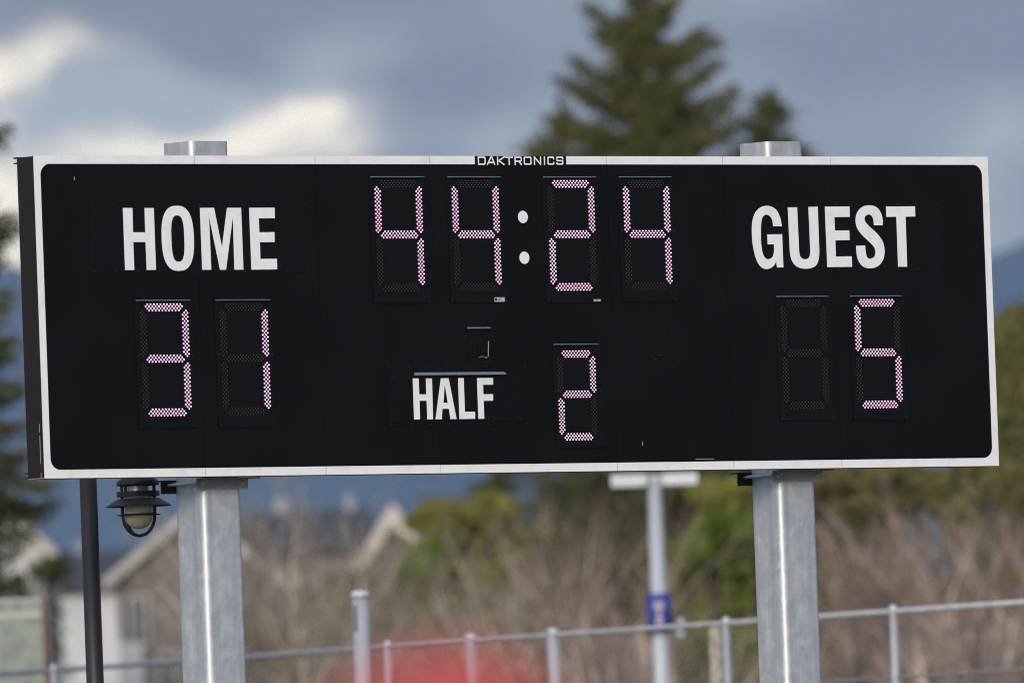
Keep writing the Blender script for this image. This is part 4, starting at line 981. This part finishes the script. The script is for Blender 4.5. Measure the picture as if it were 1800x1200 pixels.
# ------------------------------------------------------------------ houses
def gable_house(apex, D, half, slope, depth, label, wall, roof, barge, bw=.28, windows=(), wallz=0.0, over=.25, chimney=None, lean=1.0):
    """gable end faces the pitch; apex = picture point of the ridge end"""
    a = spot(*apex, D); b0 = Vector((a.x, a.y, 0)); za = a.z; drop = half * slope
    t = thing('house', b0, label, 'house', 'houses beyond the trees')
    X, Y = HOR, DEP
    def P(x, y, z): return X * x + Y * y + Vector((0, 0, z))
    ze = za - drop
    hw = half - over
    zw = za - hw * slope
    V = [P(-hw, 0, 0), P(hw, 0, 0), P(hw, 0, zw), P(0, 0, za), P(-hw, 0, zw)]
    V2 = [v + Y * depth for v in V]
    mb = MB(); mb.add(V + V2, [(0, 1, 2, 3, 4), (9, 8, 7, 6, 5), (0, 5, 6, 1), (1, 6, 7, 2), (4, 9, 5, 0)])
    mb.build('wall', wall, t)
    th = .16
    for sg in (1, -1):
        e0, e1 = P(sg * half, -over, ze), P(0, -over, za + .001)
        up = Vector((0, 0, th))
        vs = [e0, e1, e1 + up, e0 + up]; vs2 = [v + Y * (depth + 2 * over) for v in vs]
        f = [(0, 1, 2, 3), (7, 6, 5, 4), (0, 4, 5, 1), (1, 5, 6, 2), (2, 6, 7, 3), (3, 7, 4, 0)]
        ro = MB().add(vs + vs2, f).build('roof', roof, t)
        # bargeboard
        o_ = -Y * (over * .0 + .045); k = Vector((0, 0, bw))
        e0, e1 = P(sg * half, -over, ze + th * .9), P(0, -over, za + th * .9)
        vs = [e0 - k, e1 - k, e1, e0]; vs2 = [v + o_ for v in vs]
        MB().add([v - Y * .003 for v in vs] + vs2, f).build('bargeboard', barge, t)
    for wx, wz, ww, wh in windows:
        f_ = MB().frame_box(P(wx - ww / 2 - .06, -.04, wz - .06), X * (ww + .12), Y * .035, (0, 0, wh + .12)).build('window', barge, t)
        MB().frame_box(P(wx - ww / 2, -.05, wz), X * ww, Y * .009, (0, 0, wh)).build('pane', M_WIN, f_)
        MB().frame_box(P(wx - .02, -.062, wz), X * .04, Y * .011, (0, 0, wh)).build('glazing_bar', barge, f_)
    if chimney:
        cx, cy, cw, ct = chimney
        MB().frame_box(P(cx, cy, za - 1.2), X * cw, Y * cw, (0, 0, 1.2 + ct)).build('chimney', M_WALLW, t)
    return t
# A: gable end at the far left, its right-hand slope in view
gable_house((-202, 700), 280, 2.80, 1.0, 9, 'house with white walls and a pale sloping bargeboard at the left edge', M_WALLW, M_SLATE, M_BARGE, .24,
            windows=[(1.78, spot(20, 1090, 280).z, .30, .85), (2.38, spot(80, 1085, 280).z, .16, .95), (.6, 6.2, .8, 1.1)])
# B: brown roofed house behind the lantern and the left post
house_b = gable_house((335, 905), 300, 1.62, .78, 2.2, 'tan gabled house end showing behind the left post and the lantern', M_WALLB, M_BROWNROOF, M_BARGE, .20,
            windows=[(-1.0, spot(225, 1100, 300).z - .3, .28, .8), (-.35, 6.2, .6, .9)])
MB().frame_box(HOR * -1.36 + DEP * -.05, HOR * .42, DEP * .045, (0, 0, 7.35)).build('corner_board', M_WALLW, house_b)
# C: long slate roof right of the left post, ridge along the view's width
def long_house(x0, x1, yr, ye, D, label, wall, roof, chim):
    a, b_ = spot(x0, yr, D), spot(x1, yr, D)
    zr = (a.z + b_.z) / 2; ze = spot((x0 + x1) / 2, ye, D).z
    L = (b_ - a).dot(HOR); run = 4.0
    t = thing('house', Vector((a.x, a.y, 0)), label, 'house', 'houses beyond the trees')
    X, Y = HOR, DEP
    def P(x, y, z): return X * x + Y * y + Vector((0, 0, z))
    MB().frame_box(P(.2, -run + .35, 0), X * (L - .4), Y * (2 * run - .7), (0, 0, ze - .05)).build('wall', wall, t)
    for sg in (-1, 1):
        v = [P(0, 0, zr), P(L, 0, zr), P(L, sg * run, ze), P(0, sg * run, ze)]
        v2 = [p_ - Vector((0, 0, .16)) for p_ in v]
        MB().add(v + v2, [(0, 1, 2, 3), (7, 6, 5, 4), (0, 4, 5, 1), (1, 5, 6, 2), (2, 6, 7, 3), (3, 7, 4, 0)]).build('roof', roof, t)
    for sx in (.2, L - .35):
        MB().add([P(sx, -run + .4, ze - .06), P(sx, run - .4, ze - .06), P(sx, 0, zr - .17), P(sx + .15, -run + .4, ze - .06), P(sx + .15, run - .4, ze - .06), P(sx + .15, 0, zr - .17)],
                 [(0, 1, 2), (5, 4, 3), (0, 2, 5, 3), (1, 4, 5, 2), (0, 3, 4, 1)]).build('gable', wall, t)
    for cx, cw, top in chim:
        c_ = MB().frame_box(P(cx, -.25, zr - .5), X * cw, Y * .45, (0, 0, .5 + top)).build('chimney', M_CHIM, t)
        MB().frame_box(P(cx - .03, -.28, zr + top), X * (cw + .06), Y * .51, (0, 0, .05)).build('chimney_cap', M_CHIM, c_)
    for k in range(max(1, int(L / 2.2))):
        wx = 1.0 + k * 2.1
        if wx + .9 > L: break
        f_ = MB().frame_box(P(wx, -run + .31, ze - 1.9), X * .9, Y * .038, (0, 0, 1.2)).build('window', M_BARGE, t)
        MB().frame_box(P(wx + .07, -run + .296, ze - 1.83), X * .76, Y * .013, (0, 0, 1.06)).build('pane', M_WIN, f_)
    return t
s330 = 330 / FPX
long_house(395, 655, 898, 965, 330, 'house with a long dark slate roof behind the bare trees, right of the left post', M_WALLB, M_SLATE, [(2.40, .16, .26), (.98, .30, .22)])
long_house(96, 236, 968, 1030, 322, 'small slate roofed house between the white walled house and the tan gable', M_WALLW, M_SLATE, [(.42, .16, .15)])
long_house(735, 880, 868, 960, 345, 'house with a brown roof behind the white gable', M_WALLB, M_BROWNROOF, [])
gable_house((690, 896), 318, 1.15, 1.55, 3.0, 'white gabled house end left of the yellow green bushes', M_WALLB, M_SLATE, M_CREAMB, .40, windows=[(0, 7.9, .5, .7)])

# ------------------------------------------------------------------ person in the foreground
def skinned(name, verts, edges, radii, m, parent, sub=2, root=0):
    me = bpy.data.meshes.new(name); me.from_pydata(verts, edges, [])
    o = bpy.data.objects.new(name, me); C.objects.link(o)
    o.modifiers.new('skin', 'SKIN')
    sv = me.skin_vertices[0].data
    for i, r in enumerate(radii): sv[i].radius = (r, r) if not isinstance(r, tuple) else r; sv[i].use_root = (i == root)
    sm = o.modifiers.new('sub', 'SUBSURF'); sm.levels = sub; sm.render_levels = sub
    dg = bpy.context.evaluated_depsgraph_get()
    nm = bpy.data.meshes.new_from_object(o.evaluated_get(dg))
    bpy.data.objects.remove(o)
    nm.materials.clear(); nm.materials.append(m)
    nm.polygons.foreach_set('use_smooth', [True] * len(nm.polygons))
    o = bpy.data.objects.new(name, nm); C.objects.link(o); o.parent = parent
    return o
def build_person():
    D = 17.0
    q = spot(782, 1160, D); top = q.z          # crown of the hood
    t = thing('person', (q.x, q.y, 0), 'person in a red hooded jacket in the near foreground, only the hood in view', 'person')
    t.rotation_euler = (0, 0, -YAW)            # local +y looks away from the camera
    k = (top - .03) / 1.75
    def sc(v): return tuple(c * k for c in v)
    V = [(0, 0, .96), (0, 0, 1.12), (0, .01, 1.32), (0, .01, 1.46), (0, .015, 1.53), (0, .03, 1.62), (0, .03, 1.70)]
    E_ = [(0, 1), (1, 2), (2, 3), (3, 4), (4, 5), (5, 6)]
    Rr = [(.15, .11), (.135, .10), (.16, .11), (.09, .075), (.058, .06), (.078, .098), (.070, .085)]
    for s in (-1, 1):
        b_ = len(V)
        V += [(s * .17, 0, 1.42), (s * .22, -.02, 1.16), (s * .22, .10, .93), (s * .215, .125, .87)]
        Rr += [.058, .045, .030, .034]
        E_ += [(3, b_), (b_, b_ + 1), (b_ + 1, b_ + 2), (b_ + 2, b_ + 3)]
        for j, (fx, fy, L) in enumerate(((-.03, 0, .075), (-.010, .004, .085), (.010, .004, .08), (.028, 0, .062))):
            c_ = len(V)
            V += [(s * .215 + s * fx, .135 + fy, .835), (s * .215 + s * fx * 1.1, .150 + fy, .835 - L * .5), (s * .215 + s * fx * 1.1, .140 + fy, .835 - L)]
            Rr += [.0095, .0085, .0075]; E_ += [(b_ + 3, c_), (c_, c_ + 1), (c_ + 1, c_ + 2)]
        c_ = len(V)
        V += [(s * .185, .155, .86), (s * .172, .170, .825)]; Rr += [.0105, .009]; E_ += [(b_ + 3, c_), (c_, c_ + 1)]
        b_ = len(V)
        V += [(s * .09, 0, .88), (s * .10, .01, .50), (s * .10, -.01, .10), (s * .11, .12, .045)]
        Rr += [.088, .058, .042, .038]; E_ += [(0, b_), (b_, b_ + 1), (b_ + 1, b_ + 2), (b_ + 2, b_ + 3)]
    skinned('body', [sc(v) for v in V], E_, [tuple(x * k for x in r) if isinstance(r, tuple) else r * k for r in Rr], M_SKIN, t)
    # face on the far side of the head
    MB().lathe((0, 0, 0), [(.001, .022), (.010, .0), (.013, -.014), (.001, -.018)], 10).build('nose', M_SKIN, t, True, loc=sc((0, .128, 1.625)))
    for s in (-1, 1):
        MB().lathe((0, 0, 0), [(.001, .009), (.008, .004), (.010, 0), (.008, -.004), (.001, -.009)], 10).build('eye', M_SHOE, t, True, loc=sc((s * .032, .112, 1.652)))
    MB().box(-.022, .022, 0, .006, -.003, .003).build('mouth', M_FRAME, t, loc=sc((0, .118, 1.585)))
    JV = [(0, 0, .86), (0, 0, 1.05), (0, .01, 1.32), (0, .01, 1.47)]
    JE = [(0, 1), (1, 2), (2, 3)]; JR = [(.19, .145), (.18, .14), (.20, .145), (.12, .10)]
    for s in (-1, 1):
        b_ = len(JV); JV += [(s * .19, 0, 1.42), (s * .235, -.02, 1.16), (s * .225, .09, .955)]; JR += [.080, .066, .050]
        JE += [(3, b_), (b_, b_ + 1), (b_ + 1, b_ + 2)]
    skinned('jacket', [sc(v) for v in JV], JE, [tuple(x * k for x in r) if isinstance(r, tuple) else r * k for r in JR], M_RED, t)
    TV = [(0, 0, .95), (-.095, 0, .84), (-.10, .01, .50), (-.10, -.01, .09), (.095, 0, .84), (.10, .01, .50), (.10, -.01, .09)]
    skinned('trousers', [sc(v) for v in TV], [(0, 1), (1, 2), (2, 3), (0, 4), (4, 5), (5, 6)], [.15, .108, .078, .068, .108, .078, .068], M_NAVY, t)
    for s in (-1, 1):
        skinned('shoe', [(s * .105, -.04, .045), (s * .105, .06, .045), (s * .11, .17, .036)], [(0, 1), (1, 2)], [.045, .048, .040], M_SHOE, t, 2)
    # the hood: a shell open towards the face
    n1, n2 = 22, 28; vs = []; cz = top - .145
    for shell in (0, 1):
        for i in range(n1 + 1):
            for j in range(n2 + 1):
                th = math.pi * (.02 + .86 * i / n1); ph = math.radians(38 + 284 * j / n2)
                wr = 1 + .035 * math.sin(5 * ph + 3 * th) + .02 * math.sin(11 * th + ph)
                rx, ry, rz = (.150, .165, .145) if not shell else (.144, .159, .139)
                x = rx * math.sin(th) * math.sin(ph) * wr; y = ry * math.sin(th) * math.cos(ph) * wr; z = rz * math.cos(th)
                vs.append((x, y + .005, cz + z * (1.0 if z > 0 else 1.25)))
    W_ = n2 + 1; S_ = (n1 + 1) * W_; fs = []
    for i in range(n1):
        for j in range(n2):
            a = i * W_ + j; fs.append((a, a + W_, a + W_ + 1, a + 1)); fs.append((S_ + a, S_ + a + 1, S_ + a + W_ + 1, S_ + a + W_))
        fs.append((i * W_, i * W_ + S_, (i + 1) * W_ + S_, (i + 1) * W_)); a = i * W_ + n2; fs.append((a, a + W_, a + W_ + S_, a + S_))
    MB().add(vs, fs).build('hood', M_RED, t, True)
build_person()
